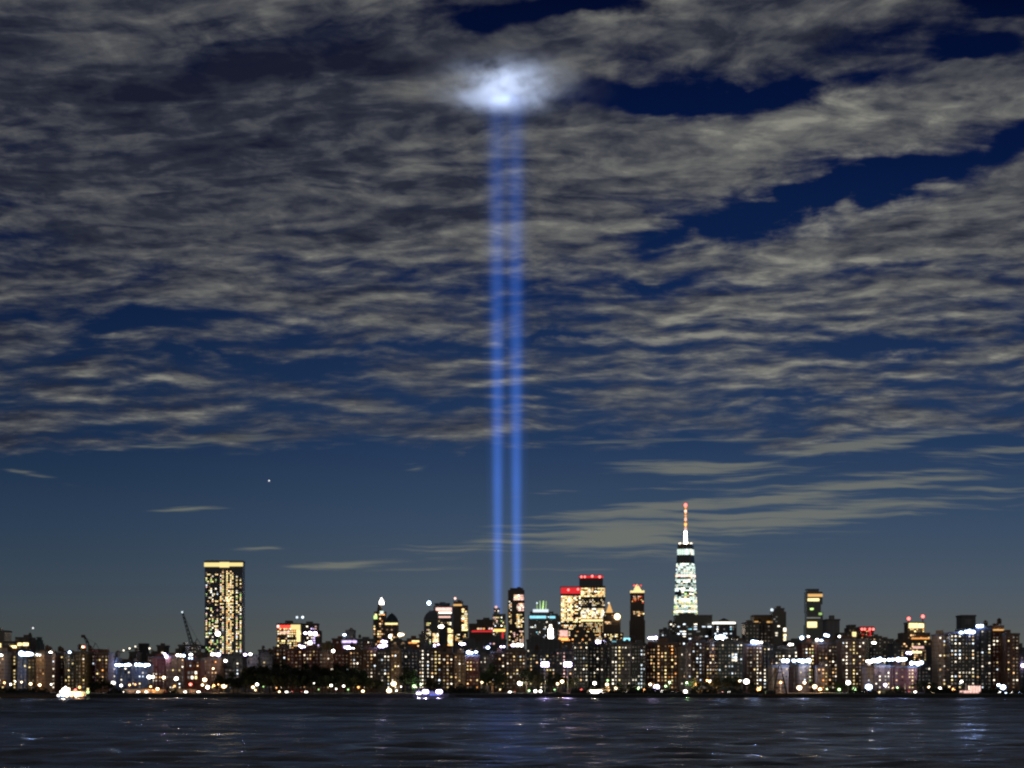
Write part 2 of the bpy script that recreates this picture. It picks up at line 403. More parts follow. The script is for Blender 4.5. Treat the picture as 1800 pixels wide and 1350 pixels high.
    for bd in bands:                                   # lit floors, crowns and signs: (x0,x1,y0,y1,material[,proud,part name])
        pr_ = bd[5] if len(bd) > 5 else .35; nm = bd[6] if len(bd) > 6 else 'lit_band'
        MB().box(X(bd[0]), X(bd[1]), -pr_, -.003, Z(bd[3]), Z(bd[2])).build(nm, bd[4], root)
    for lp in lamps:                                   # roof beacons fixed to the building: (x, y, material, radius m)
        bk = MB(); zz = Z(lp[1])
        zr = zt if zz > zt + .3 else zz - lp[3] - .4
        bk.tube((X(lp[0]), 1.0, zr), (X(lp[0]), 1.0, zz), .12 * s, .08 * s); bc = bk.build('beacon_mast', 'steel_dark', root)
        MB().ball((X(lp[0]), .3, zz), lp[3], 10, 7).build('beacon', lp[2], bc)
    if cap: cap(root, X, Z, s, depth)
    BLD.append(((x0 + x1) / 2, Y, label))
    return root

# ------------------------------------------------------------------ water and land
def build_water():
    rs = np.random.RandomState(3)
    ys = [-400.0, -100.0, 40.0]; y = 60.0
    while y < 1206: ys.append(y); y += max(.30, y * y / 17150 * .42 * .9 if y < 330 else 2.4)
    ys.append(1206.0); ys = np.array(ys)
    xs = np.concatenate([[-4000, -1500, -600], np.linspace(-330, 330, 700), [600, 1500, 4000]])
    Xg, Yg = np.meshgrid(xs, ys)
    H = np.zeros_like(Xg)
    for lam0, lam1, amp, n in ((34, 18, .10, 12), (15, 8, .09, 16), (7, 3.5, .062, 24), (3.2, 1.7, .036, 26)):
        for _ in range(n):
            L = rs.uniform(lam1, lam0); th = rs.normal(1.45, .42); k = 2 * math.pi / L
            a = amp * math.sqrt(2.0 / n) * L / lam0 * 1.6
            ph = rs.uniform(0, 6.28)
            dyl = np.gradient(Yg[:, 0])[:, None]
            fade = np.clip(1.6 - dyl / L * 2.6, 0, 1)
            w = np.sin(k * (Xg * math.cos(th) + Yg * math.sin(th)) + ph + .7 * np.sin(Xg * k * .13 + ph * 2) )
            H += a * w * fade
    patch = .9 + .16 * np.sin(Yg / 23 + 1.5 * np.sin(Xg / 41)) * np.sin(Xg / 67 + Yg / 90 + 1)
    H *= patch
    H[(Xg < -330.5) | (Xg > 330.5)] = 0; H[0:2] = 0
    H *= np.clip((1206 - Yg) / 40, 0, 1)
    ny, nx = Xg.shape
    co_ = np.stack([Xg, Yg, H], -1).reshape(-1, 3).astype(np.float32)
    i = np.arange((ny - 1) * (nx - 1)); r = i // (nx - 1); c = i % (nx - 1); a = r * nx + c
    fc = np.stack([a, a + 1, a + nx + 1, a + nx], -1).astype(np.int32)
    me = bpy.data.meshes.new('water'); me.vertices.add(len(co_)); me.vertices.foreach_set('co', co_.ravel())
    me.loops.add(fc.size); me.loops.foreach_set('vertex_index', fc.ravel())
    me.polygons.add(len(fc)); me.polygons.foreach_set('loop_start', np.arange(0, fc.size, 4, dtype=np.int32))
    me.polygons.foreach_set('use_smooth', np.ones(len(fc), dtype=bool))
    me.update(calc_edges=True); me.validate()
    m = bpy.data.materials.new('river_water'); m.use_nodes = True; g = G(m.node_tree)
    b = m.node_tree.nodes['Principled BSDF']; b.inputs['Base Color'].default_value = (.004, .006, .009, 1)
    b.inputs['Roughness'].default_value = .10; b.inputs['IOR'].default_value = 1.33; b.inputs['Specular IOR Level'].default_value = .20
    tc = g.N.new('ShaderNodeTexCoord').outputs['Object']
    q = g.map(tc, sc=(.35, 1, 1), typ='POINT')
    n = g.noise(q, 1.5, 5, .6)
    gust = g.noise(g.map(tc, sc=(.014, .045, 1), typ='POINT'), 1.0, 6, .65)
    n = g.m('MULTIPLY_ADD', g.noise(g.map(tc, sc=(.16, .42, 1), typ='POINT'), 1.0, 5, .7), 3.2, n)
    g.L.new(g.m('MULTIPLY', g.rng(g.sep(tc)[1], 150.0, 600.0, .12, .33), g.rng(gust, .35, .65, .55, 1.5)), b.inputs['Roughness'])
    g.L.new(g.m('ADD', g.rng(gust, .32, .68, .22, .09), g.rng(g.sep(tc)[1], 130.0, 330.0, .16, 0.0)), b.inputs['Specular IOR Level'])   # waves too small to model, far off
    bp = g.N.new('ShaderNodeBump'); bp.inputs['Strength'].default_value = .8; bp.inputs['Distance'].default_value = .08
    g.L.new(n, bp.inputs['Height']); g.L.new(bp.outputs[0], b.inputs['Normal'])
    me.materials.append(m)
    o = bpy.data.objects.new('water', me); COL.objects.link(o); tag(o, kind='structure')
build_water()
tag(MB().box(-9000, 9000, 1206, 26000, 1.0, GZ - .52).build('ground', 'asphalt'), kind='structure')
tag(MB().box(-1500, 1500, 1212, 1640, GZ - .51, GZ).build('pavement', 'asphalt'), kind='structure')
def shore():
    b = MB(); r = random.Random(5); x = -420.0; seg = []
    while x < 420: seg.append(x); x += r.uniform(2.0, 5.0)
    prev = None
    pts = [(x_, r.uniform(2.2, 3.1) + .5 * math.sin(x_ / 17), 1203.5 + r.uniform(-.6, .6)) for x_ in seg]
    for (xa, za, ya), (xb, zb, yb) in zip(pts, pts[1:]):
        b.face([(xa, ya, -1), (xb, yb, -1), (xb, yb + 1.4, zb * .6), (xa, ya + 1.4, za * .6)])
        b.face([(xa, ya + 1.4, za * .6), (xb, yb + 1.4, zb * .6), (xb, 1208, zb), (xa, 1208, za)])
        b.face([(xa, 1208, za), (xb, 1208, zb), (xb, 1213, GZ + .02), (xa, 1213, GZ + .02)])
    tag(b.build('river_bank', 'bank_stone'), kind='structure')
shore()
def seawall(x0, x1, label):
    t = thing('seawall', label, 'seawall', (P((x0 + x1) / 2, 0, 1200).x, 1200, 0), 'low walls and fences along the water')
    w = (x1 - x0) / 2 * 1200 / F
    MB().box(-w, w, 0, .8, -1.5, 2.3).build('wall', 'bank_stone', t)
    MB().box(-w - .1, w + .1, -.12, .95, 2.3, 2.55).build('coping', 'pier_concrete', t)
    rl = MB()
    for z in (3.0, 3.55): rl.tube((-w, .4, z), (w, .4, z), .045)
    rl.build('rail', 'steel_dark', t)
    n = max(2, int(2 * w / 3.2)); pm = MB().tube((0, 0, 2.55), (0, 0, 3.62), .06).mesh('post', 'steel_dark')
    for i in range(min(n, 90) + 1): inst('post', pm, t, (-w + 2 * w * i / min(n, 90), .4, 0))
for a, b_, l in ((165, 430, 'dark seawall and railing in front of the orange lit road on the left'),
                 (440, 735, 'dark seawall and railing below the black mass of park trees'),
                 (800, 1040, 'dark seawall and railing below the park floodlight masts'),
                 (1060, 1350, 'dark seawall and railing below the row of tall dotted blocks in the middle'),
                 (1392, 1800, 'dark seawall and railing along the right end of the far bank')): seawall(a, b_, l)
def pier(x0, x1, Y, z, L, label):
    t = thing('pier', label, 'pier', (P((x0 + x1) / 2, 0, Y).x, Y, 0)); w = (x1 - x0) / 2 * Y / F
    MB().box(-w, w, 0, L, z - .7, z).build('deck', 'pier_concrete', t)
    MB().box(-w, w, -.25, 0, z - .95, z + .12).build('fender', 'timber', t)
    pm = MB().cyl(0, 0, -2, z - .7, .35, .3, 8).mesh('pile', 'timber')
    n = max(3, int(w / 2.5))
    for i in range(n):
        for yy in (.6, L * .5): inst('pile', pm, t, (-w + .5 + (2 * w - 1) * i / (n - 1), yy, 0))
pier(-6, 98, 1165, 1.7, 36, 'long low grey concrete pier at the left edge of the water')
pier(1340, 1400, 1180, 2.2, 20, 'dark timber pier under the black A-frame derrick')

# ------------------------------------------------------------------ trees
def tree_mesh(seed, h, w, n=1500, leaf=.62):
    r = random.Random(seed); tr = MB(); th = h * .32
    tr.tube((0, 0, -.3), (0, 0, th), h * .028, h * .02, 8)
    limbs = []
    for i in range(7):
        a = i * 2.4 + r.random(); L = w * r.uniform(.25, .42)
        p0 = Vector((0, 0, th * r.uniform(.75, 1.0))); p1 = p0 + Vector((math.cos(a) * L, math.sin(a) * L, h * r.uniform(.22, .45)))
        tr.tube(p0, p1, h * .013, h * .004, 5); limbs.append(p1)
    tr.tube((0, 0, th), (r.uniform(-.5, .5), 0, h * .85), h * .02, h * .004, 6)
    clumps = [(p, w * r.uniform(.14, .24)) for p in limbs]
    for i in range(16):
        a = r.random() * 6.28; zz = r.uniform(.3, .95); k = math.sin(math.pi * min(1, (zz - .1) ** .8)) ; rad = w * .45 * k * math.sqrt(r.random())
        clumps.append((Vector((math.cos(a) * rad, math.sin(a) * rad, h * zz)), w * r.uniform(.10, .2)))
    cr = MB()
    for i in range(n):
        c, q = clumps[r.randrange(len(clumps))]
        d = Vector((r.gauss(0, 1), r.gauss(0, 1), r.gauss(0, .75))).normalized() * q * r.random() ** .4
        p = c + d; u = Vector((r.gauss(0, 1), r.gauss(0, 1), r.gauss(0, 1))).normalized(); v = u.orthogonal().normalized()
        s_ = leaf * r.uniform(.5, 1.2)
        cr.face([p - u * s_ - v * s_ * .5, p + u * s_ * .2 - v * s_ * .6, p + u * s_, p + v * s_ * .7], 'leaf' if r.random() < .7 else 'leaf_light')
    return tr.mesh('trunk', 'bark'), cr.mesh('crown')
TREES = [tree_mesh(11, 18, 13), tree_mesh(12, 16, 14), tree_mesh(13, 20, 13), tree_mesh(14, 14, 12)]
BUSH = []
for sd in (3, 4):
    r = random.Random(sd); cr = MB()
    for i in range(420):
        d = Vector((r.gauss(0, 1), r.gauss(0, 1), abs(r.gauss(0, .8)))).normalized() * r.random() ** .35
        p = Vector((d.x * 4.5, d.y * 2.0, d.z * 2.6 * (1 + .35 * math.sin(d.x * 7 + sd)))); u = Vector((r.gauss(0, 1), r.gauss(0, 1), r.gauss(0, 1))).normalized(); v = u.orthogonal().normalized(); s_ = r.uniform(.2, .5)
        cr.face([p - u * s_ - v * s_ * .5, p + u * s_ * .2 - v * s_ * .6, p + u * s_, p + v * s_ * .7], 'leaf')
    st = MB()
    for k_ in range(4): st.tube((k_ - 1.5, 0, -.4), (1.5 * (k_ - 1.5), .3, 1.5), .09, .04)
    BUSH.append((st.mesh('stem', 'bark'), cr.mesh('foliage')))
def tree(px, top, Y, label, group, v=0):
    h0 = (18, 16, 20, 14)[v]; h = CAMH + (HZ - top) * Y / F - GZ; k = h / h0
    t = thing('broadleaf_tree', label, 'tree', (P(px, 0, Y).x, Y, GZ), group, R.uniform(0, 6.28)); t.scale = (k * R.uniform(.95, 1.15), k, k)
    inst('trunk', TREES[v][0], t); inst('crown', TREES[v][1], t)
def bush(px, Y, k, label, v=0):
    t = thing('bush', label, 'bush', (P(px, 0, Y).x, Y, GZ - .3), 'bushes along the bank'); t.scale = (k, k, k)
    inst('stem', BUSH[v][0], t); inst('foliage', BUSH[v][1], t)
ORD = 'first second third fourth fifth sixth seventh eighth ninth tenth eleventh twelfth thirteenth fourteenth fifteenth sixteenth seventeenth eighteenth nineteenth twentieth'.split()
LM = [(60, 'at the far left edge'), (100, 'left of the ferry'), (170, 'behind the ferry'), (232, 'under the left wide floodlight bank'), (262, 'under the right wide floodlight bank'), (300, 'below the bridge tower'), (345, 'below the tall crane'), (402, 'under the slab tower'), (455, 'at the left tip of the park wood'), (500, 'under the left part of the park wood'),
      (585, 'under the middle of the park wood'), (620, 'under the right part of the park wood'), (670, 'at the right tip of the park wood'), (720, 'below the domed tower'), (790, 'by the work barge'), (845, 'right of the work barge'), (890, 'below the left light beam'), (935, 'below the right light beam'), (965, 'at the left violet mast'), (1005, 'at the right violet mast'),
      (1058, 'below the brightest red topped tower'), (1110, 'below the teal arched roof'), (1150, 'below the slender crowned tower'), (1195, 'below the orange lit tall block'), (1235, 'below the spired tower'), (1262, 'by the yellow tent'), (1305, 'below the green tinted block'), (1350, 'below the plain black slabs'), (1390, 'by the black derrick'), (1425, 'right of the derrick'),
      (1462, 'at the footbridge arch'), (1510, 'in the green lit park lawn'), (1537, 'at the left end of the blue roof glare'), (1562, 'under the brightest blue roof glare'), (1600, 'by the thin pale mast'), (1648, 'under the lantern tower'), (1684, 'below the tall tan block'), (1735, 'by the pink lit pavilion'), (1900, 'at the far right edge')]
LMN = {}
def where(px, key):
    w = next(t for x, t in LM if px < x); k = (key, w); LMN[k] = LMN.get(k, 0) + 1; return ORD[LMN[k] - 1], w
# the black park wood on the left
wood = [(432, 1176), (446, 1170), (460, 1167), (474, 1165), (488, 1167), (501, 1166), (514, 1169), (527, 1168), (540, 1166), (553, 1168), (566, 1170), (579, 1168), (592, 1167), (605, 1169), (618, 1170), (630, 1174), (642, 1180)]
for i, (x, t) in enumerate(wood):
    tree(x, t, 1262 + (i % 3) * 5, '%s black tree from the left in the taller back row of the park wood' % ORD[i], 'trees of the dark park wood', i % 4)
    tree(x + 5, t + 12, 1238 + (i % 2) * 6, '%s black tree from the left in the lower front row of the park wood' % ORD[i], 'trees of the dark park wood', (i + 1) % 4)
for x, t, Y, v, l in [(166, 1196, 1235, 3, 'small dark rounded tree just right of the glaring ferry'), (178, 1190, 1240, 1, 'dark rounded tree behind the bank right of the ferry lights'), (191, 1196, 1238, 3, 'small dark tree left of the white lights at the end of the orange road'),
        (385, 1186, 1262, 1, 'dark tree just left of the large orange street light'), (410, 1183, 1262, 0, 'dark tree just right of the large orange street light'), (418, 1190, 1250, 3, 'low dark tree at the left tip of the park wood'),
        (657, 1190, 1250, 3, 'dark tree at the right tip of the park wood'), (666, 1194, 1246, 1, 'small dark tree beside the red brick base block'),
        (712, 1172, 1300, 0, 'dark green tree left of the long lit stair column'), (724, 1178, 1296, 1, 'dark green tree just behind the green lit lawn'),
        (770, 1196, 1250, 3, 'small dark tree lit blue by the work barge'), (758, 1192, 1262, 1, 'low dark tree between the two white barge floodlights'),
        (852, 1178, 1290, 2, 'tall dark tree left of the pale brown block'), (866, 1168, 1300, 0, 'tallest dark tree before the grey block left of the beams'), (880, 1180, 1285, 1, 'dark tree below the left light beam'),
        (926, 1170, 1290, 2, 'tall dark tree left of the first violet floodlight mast'), (942, 1176, 1286, 1, 'dark tree under the first violet floodlight'), (968, 1182, 1300, 0, 'dark tree between the two violet floodlight masts'), (984, 1180, 1290, 2, 'dark tree just left of the second violet floodlight mast'), (1002, 1186, 1290, 3, 'dark tree right of the second violet floodlight mast'),
        (1262, 1190, 1270, 1, 'dark tree left of the green tinted block of bright windows'), (1280, 1186, 1280, 2, 'dark tree centred under the green tinted block'), (1296, 1190, 1275, 0, 'dark tree under the right edge of the green tinted block'), (1322, 1196, 1270, 3, 'small tree beside the low orange lamp'),
        (1470, 1198, 1300, 1, 'small green tree right of the footbridge arch'), (1484, 1196, 1300, 3, 'small green tree beside the bright white park lamp'), (1495, 1199, 1290, 0, 'small green tree right of the white park lamp'),
        (1612, 1196, 1300, 1, 'dark tree left of the yellow pavilion lights'), (1625, 1192, 1310, 2, 'dark rounded tree behind the yellow pavilion lights'), (1640, 1196, 1300, 3, 'dark tree under the stepped tower with the lit lantern'),
        (1240, 1196, 1290, 3, 'small tree beside the yellow lit tent'), (1218, 1190, 1300, 0, 'green lit tree before the grey block under the spired tower'), (1110, 1198, 1290, 3, 'low tree right of the teal lit stair column'), (1085, 1200, 1285, 1, 'low tree at the foot of the teal roofed block')]:
    tree(x, t, Y, l, 'single trees along the park', v)
bx = [8, 27, 48, 70, 205, 300, 800, 818, 838, 1020, 1066, 1083, 1098, 1118, 1140, 1168, 1192, 1235, 1290, 1330, 1510, 1536, 1575, 1650, 1668, 1742, 1786]
for i, x in enumerate(bx):
    bush(x, 1216 + (i % 3) * 2, R.uniform(1.1, 2.1), '%s black bush on the bank %s' % where(x, 'bush'), i % 2)

# ------------------------------------------------------------------ housing blocks near the river
GN = 'brick housing blocks facing the river'
b_ = building
def H(label, x0, x1, top, Y, wall='brick_brown', pal='home', prob=.3, **k): b_(label, x0, x1, top, Y, wall=wall, pal=pal, prob=prob, group=GN, **k)
H('tan block cut by the left edge of the photo with a warm lit base', -16, 8, 1147, 1460, 'brick_tan', 'home', .34)
H('narrow brown block second from the left edge, a column of lights down its right side', 9, 29, 1150, 1500, 'brick_brown', 'home', .3, stairs=(2,))
H('grey block directly under the big white rooftop floodlight at far left', 30, 47, 1153, 1470, 'concrete', 'olive', .22)
H('olive brown block right of the grey floodlit one at far left', 48, 62, 1156, 1450, 'brick_olive', 'olive', .36)
H('tan block at far left lit warm up its whole right edge', 63, 79, 1149, 1430, 'brick_tan', 'olive', .3)
H('dark brown block with one bright column of white windows near the left edge', 80, 97, 1151, 1480, 'brick_brown', 'homew', .3, stairs=(1,))
H('plain brown block behind the glare of the ferry, under a pair of roof lamps', 98, 112, 1150, 1500, 'brick_brown', 'home', .28)
H('brown block under the single blue white lamp left of the small luffing crane', 113, 131, 1149, 1480, 'brick_olive', 'olive', .34)
H('olive block directly under the red work light of the small crane', 132, 150, 1147, 1460, 'brick_olive', 'olive', .36)
H('dark red brown block just right of the small crane with the red light', 151, 167, 1149, 1490, 'brick_red', 'home', .34)
H('brown block crowded with small warm windows left of the bridge cable', 168, 190, 1149, 1470, 'brick_brown', 'amber', .5)
H('narrow dark block at the left foot of the string of bridge lights', 191, 204, 1158, 1500, 'slate', 'grey', .4)
H('low dark block under the left of two big white floodlight banks', 205, 230, 1170, 1520, 'slate', 'homew', .3)
H('low dark block under the right of two big white floodlight banks', 231, 260, 1171, 1500, 'slate', 'homew', .26)
H('low purplish brick block with a white lamp on its roof left of the tall crane', 261, 290, 1156, 1540, 'brick_red', 'homew', .22)
H('low grey brown block below the two roof lamps beside the tall crane', 291, 324, 1155, 1530, 'brick_brown', 'homew', .22)
H('dark red block with a square of four white windows below the tall crane', 325, 352, 1160, 1450, 'brick_red', 'home', .1, win=[(329, 348, 1176, 1196, dict(dx=6, dy=9, prob=.95, pal='homew', ww=.6, hh=.55)), (326, 351, 1160, 1174, None)])
H('low brown block below the left foot of the tall slab tower', 353, 388, 1158, 1500, 'brick_brown', 'amber', .22)
H('low dark block below the right foot of the tall slab tower', 389, 427, 1155, 1520, 'slate', 'homew', .18)
H('long low dark block under two white roof lamps right of the slab tower', 428, 479, 1153, 1600, 'slate', 'olive', .14)
H('brown block rising left of and below the red topped sign tower', 480, 503, 1138, 1620, 'brick_brown', 'home', .2)
H('brown block centred below the red topped sign tower', 504, 531, 1141, 1600, 'brick_red', 'home', .28)
H('purplish brown block below the violet lit half of the sign tower', 532, 560, 1140, 1590, 'brick_red', 'home', .3)
H('brown block between the sign tower and the violet lit roof terrace', 561, 587, 1146, 1560, 'brick_brown', 'homew', .28)
H('brown block left under the violet white roof terrace', 588, 613, 1147, 1540, 'brick_red', 'home', .3)
H('dark brown block right under the violet white roof terrace', 614, 637, 1143, 1520, 'brick_brown', 'home', .3)
H('dark block directly below the pointed bright topped tower', 638, 662, 1140, 1500, 'brick_brown', 'home', .28)
H('dark block with a small white lamp cluster below the domed tower', 663, 686, 1143, 1480, 'slate', 'homew', .3)
H('pale tan narrow block lit from its foot by an orange lamp', 687, 703, 1141, 1440, 'brick_tan', 'home', .3)
H('dark green grey block behind the trees right of the pale tan one', 704, 735, 1143, 1560, 'slate', 'homew', .2)
H('narrow block carrying the long unbroken column of white stair windows', 736, 755, 1139, 1500, 'slate', 'homew', .35, stairs=(1,), dx=5)
H('brown block right of the long white stair column, warm windows in a column', 756, 776, 1141, 1470, 'brick_brown', 'homew', .28, stairs=(1,))
H('brown block above the right white floodlight of the work barge', 777, 797, 1148, 1450, 'brick_brown', 'home', .26)
H('warm lit tan block right of the work barge, pale at its foot', 798, 818, 1150, 1430, 'brick_tan', 'home', .26)
H('red brick block under two blue roof lamps with yellow windows', 819, 842, 1153, 1440, 'brick_red', 'amber', .42)
H('pale grey block right of the red brick one with the blue roof lamps', 843, 861, 1152, 1470, 'concrete', 'homew', .14)
H('brown grey block below the left light beam, behind park trees', 862, 888, 1147, 1500, 'brick_brown', 'home', .2)
H('brown block under the white glare at the foot of the tall striped tower', 889, 924, 1143, 1480, 'brick_brown', 'home', .26)
H('grey block with a green yellow window column left of the first violet floodlight', 925, 947, 1147, 1560, 'slate', 'olive', .3)
H('grey block behind and between the two violet floodlights', 948, 976, 1148, 1540, 'slate', 'home', .14)
H('grey block with a pink window column above the second violet floodlight', 977, 1006, 1143, 1520, 'slate', 'pink', .2, stairs=(2,), dx=6)
H('black block with a double column of white windows, left end of the long dotted row', 1008, 1034, 1133, 1440, 'glass_black', 'homew', .34, dx=5.4)
H('dark grey block second in the long dotted row, sparse white windows', 1035, 1054, 1134, 1460, 'slate', 'homew', .36, dx=5.2)
H('dark grey block third in the dotted row, under a violet white roof lamp', 1055, 1073, 1135, 1440, 'slate', 'home', .34, dx=5.2)
H('block with the broad green yellow stair column under the teal arched roof', 1074, 1109, 1133, 1420, 'slate', 'stair', .22, stairs=(1, 2), dx=5.6)
H('black block with a bright column of large white dots below the slender crowned tower', 1110, 1135, 1132, 1440, 'glass_black', 'homew', .3, stairs=(3,), dx=5.0)
H('brown block under a violet roof lamp, orange glow at its foot', 1136, 1153, 1137, 1460, 'brick_red', 'amber', .42, dx=5.2)
H('orange lit block with a bright warm column left below the spired tower', 1154, 1191, 1131, 1430, 'brick_brown', 'amber', .55, stairs=(0, 2), dx=5.6)
H('narrow grey block with three white windows in a row below the spired tower', 1196, 1215, 1139, 1410, 'concrete', 'homew', .3, dx=5.0, dark=.3)
H('tall dark brown block right of the grey one below the spired tower', 1216, 1240, 1127, 1440, 'brick_brown', 'homew', .34, stairs=(2,), dx=5.2)
H('dark brown block with dim windows left of the green tinted one', 1241, 1261, 1129, 1450, 'brick_brown', 'home', .36, dx=5.2)
H('green tinted block with a patch of very bright cool windows', 1262, 1306, 1129, 1410, 'glass_teal', 'cool', .38, win=[(1262, 1306, 1129, 1200, dict(dx=5.6)), (1284, 1296, 1146, 1164, dict(dx=5, dy=5, prob=.95, pal='cool', off=-2.5, ww=.7, hh=.7))])
H('dark block under a blue roof lamp, warm window column, right of the green tinted one', 1311, 1340, 1134, 1430, 'brick_brown', 'home', .3, stairs=(3,), dx=5.4)
H('grey block left of the orange lit low ones, small cool windows', 1341, 1360, 1136, 1460, 'slate', 'homew', .5, dx=5.2)
H('low pinkish orange lit block behind the black A-frame derrick', 1357, 1386, 1171, 1405, 'brick_tan', 'amber', .4)
H('low dark block under the middle blue roof lamp right of the derrick', 1387, 1404, 1171, 1425, 'brick_brown', 'homew', .34)
H('low tan lit block under the widest blue roof lamp', 1405, 1423, 1170, 1405, 'brick_tan', 'home', .3)
H('mid height dark block behind the blue roof lamps, two rows of pale windows', 1362, 1408, 1142, 1640, 'slate', 'homew', .5)
H('brick block with green and white windows under white roof lamps', 1409, 1437, 1130, 1500, 'brick_red', 'mix', .5)
H('low glowing orange block behind the footbridge arch', 1436, 1456, 1172, 1400, 'brick_tan', 'amber', .55)
H('dark brown block behind the glowing orange one', 1438, 1478, 1132, 1500, 'brick_brown', 'home', .42)
H('tall brown block with long warm white window columns above the park lamp', 1479, 1521, 1125, 1450, 'brick_brown', 'homew', .5, stairs=(1, 3), dx=6)
H('narrow dark block with one large white window left of the blue floodlit roof', 1521, 1527, 1165, 1460, 'slate', 'homew', .25, roof='none')
H('low white lit wall block at the left end of the blue floodlit roof', 1524, 1536, 1172, 1385, 'concrete_pale', 'homew', .3)
H('low brick block with two warm window columns under the blue white floodlights', 1537, 1565, 1171, 1400, 'brick_brown', 'stair', .3, stairs=(1, 3), dx=5)
H('low dark brick block centre of the blue floodlit roof', 1566, 1595, 1172, 1410, 'brick_red', 'home', .42)
H('low brick block with a yellow window column under the right blue floodlight', 1596, 1612, 1173, 1400, 'brick_red', 'stair', .35, stairs=(1,), dx=5)
H('low dark grey block below the stepped tower with the lit lantern', 1613, 1648, 1170, 1480, 'slate', 'grey', .5)
H('tall tan block left of the roof lamps at far right, two columns of white windows', 1649, 1669, 1116, 1420, 'brick_tan', 'homew', .4, stairs=(2,), dx=6.5)
H('tall black block under blue white roof lamps at far right', 1670, 1714, 1113, 1400, 'glass_black', 'homew', .36, dx=6.6)
H('tall dark grey block between the roof lamps and the orange topped one', 1715, 1743, 1105, 1430, 'slate', 'homew', .3, dx=6.8)
H('tall dark red block with an amber lit roof house near the right edge', 1744, 1768, 1109, 1440, 'brick_red', 'homew', .4, tiers=[(1744, 1768, 1109, 0), (1746, 1766, 1101, 3)], bands=[(1747, 1765, 1106, 1108.4, 'band_amber', -2.5)])
H('tall dark brown block last but one at the right edge', 1769, 1792, 1115, 1420, 'brick_brown', 'home', .3, dx=6.8)
H('low dark block cut by the right edge with a pink lamp', 1793, 1812, 1151, 1500, 'slate', 'home', .3)

# ------------------------------------------------------------------ middle distance
GM = 'dark blocks behind the housing row'
def D(label, x0, x1, top, Y, wall='slate', pal='home', prob=.14, **k): b_(label, x0, x1, top, Y, depth=35, wall=wall, pal=pal, prob=prob, group=GM, name='office_block', cat='building', base=k.pop('base', 1175), **k)
D('black tower cut by the left edge of the photo', -14, 8, 1110, 2600, 'glass_black', 'grey', .03)
D('dark block with a sloping row of big yellow windows at far left', -6, 50, 1127, 2300, 'stone_dark', 'gold', .06, tiers=[(-6, 50, 1127, 0), (26, 50, 1121, 2)], bands=[(17, 29, 1135, 1139, 'yellow', .4, 'lit_floor'), (31, 38, 1130, 1135, 'yellow', .4, 'lit_floor'), (40, 50, 1130, 1135, 'yellow', .4, 'lit_floor'), (-6, 2, 1131, 1138, 'yellow', .4, 'lit_floor')])
D('slim grey green tower with a rounded top near the left edge', 60, 70, 1122, 3500, 'copper_roof', 'grey', .04, roof='none', tiers=[(60, 70, 1130, 0), (61, 68, 1124, 4), (63, 66, 1121, 8)])
D('dark block behind the bridge cable left of its tower', 227, 240, 1147, 2700, 'glass_black', 'homew', .12)
D('tall black block right of the bridge tower with purple cast', 276, 289, 1136, 2500, 'stone_dark', 'violet', .06)
D('humped black roof left of the tall crane', 308, 327, 1139, 2600, 'glass_black', 'grey', .02, tiers=[(308, 327, 1140, 0), (313, 326, 1135, 4)])
D('black block at the foot of the tall crane', 335, 346, 1134, 2400, 'glass_black', 'grey', .02)
D('pale thin block left of the slab tower foot', 352, 359, 1148, 2400, 'concrete', 'grey', .1, roof='none')
D('small black roof house right of the slab tower and its two lamps', 454, 466, 1144, 2500, 'glass_black', 'grey', .05, tiers=[(448, 480, 1152, 0), (454, 466, 1144, 3)])
D('olive lit block right of the sign tower', 561, 583, 1131, 2300, 'brick_olive', 'mix', .25)
D('brown block between the olive lit one and the violet roof terrace', 584, 602, 1124, 2500, 'brick_red', 'home', .14)
D('block with the violet white lit roof terrace left of the domed pair', 600, 626, 1122, 2100, 'concrete', 'violet', .1, tiers=[(600, 626, 1122, 0), (607, 621, 1108, 6)], bands=[(601, 627, 1126, 1130, 'violet', .5, 'lit_floor'), (604, 618, 1135, 1140, 'violet', .5, 'lit_floor')])
D('grey block right of the violet roof terrace', 627, 656, 1124, 2400, 'slate', 'grey', .2)
D('long low block with a pale row of windows right of the domed pair', 686, 715, 1127, 2300, 'stone_dark', 'olive', .12, bands=[(692, 711, 1129, 1131.5, 'dimwarm', .4, 'lit_floor')])
D('orange lit block under the warm round lamp', 716, 738, 1124, 2500, 'brick_red', 'amber', .2, bands=[(718, 733, 1129, 1131, 'orange', .4, 'lit_floor'), (724, 737, 1126, 1128.5, 'yellow', .5, 'lit_floor')])
D('small black block left of the rounded tower', 737, 748, 1117, 2500, 'glass_black', 'pink', .06)
D('block behind the blue roof lamps below the red lit block', 800, 850, 1131, 2500, 'slate', 'home', .16)
D('block behind the white glare below the left light beam', 846, 890, 1126, 2600, 'slate', 'violet', .3)
D('dark block below the teal lit tower', 926, 985, 1126, 2500, 'slate', 'homew', .12)
D('black arch roofed block with warm windows before the brightest towers', 1003, 1046, 1106, 3000, 'stone_dark', 'gold', .3, base=1135, roof='none', tiers=[(1003, 1046, 1112, 0), (1006, 1043, 1107, 2), (1011, 1038, 1103, 4)])
D('black block below the black topped tower front of the spired one', 1160, 1200, 1122, 2800, 'slate', 'cool', .1)
D('block under the white topped lantern tower right of the spired one', 1250, 1300, 1119, 2400, 'slate', 'cool', .12)
D('plain tall black slab right of the lantern tower, left half', 1310, 1335, 1095, 2300, 'glass_black', 'grey', .02)
D('plain tall dark brown slab under the bronze lit storey, right half', 1336, 1360, 1096, 2320, 'stone_dark', 'grey', .02)
D('low dark block left of the stacked glass tower behind a white lamp', 1383, 1417, 1127, 2300, 'slate', 'homew', .16)
D('plain grey tower right of the stacked glass tower', 1453, 1476, 1090, 2700, 'concrete', 'grey', .0, dark=.0)
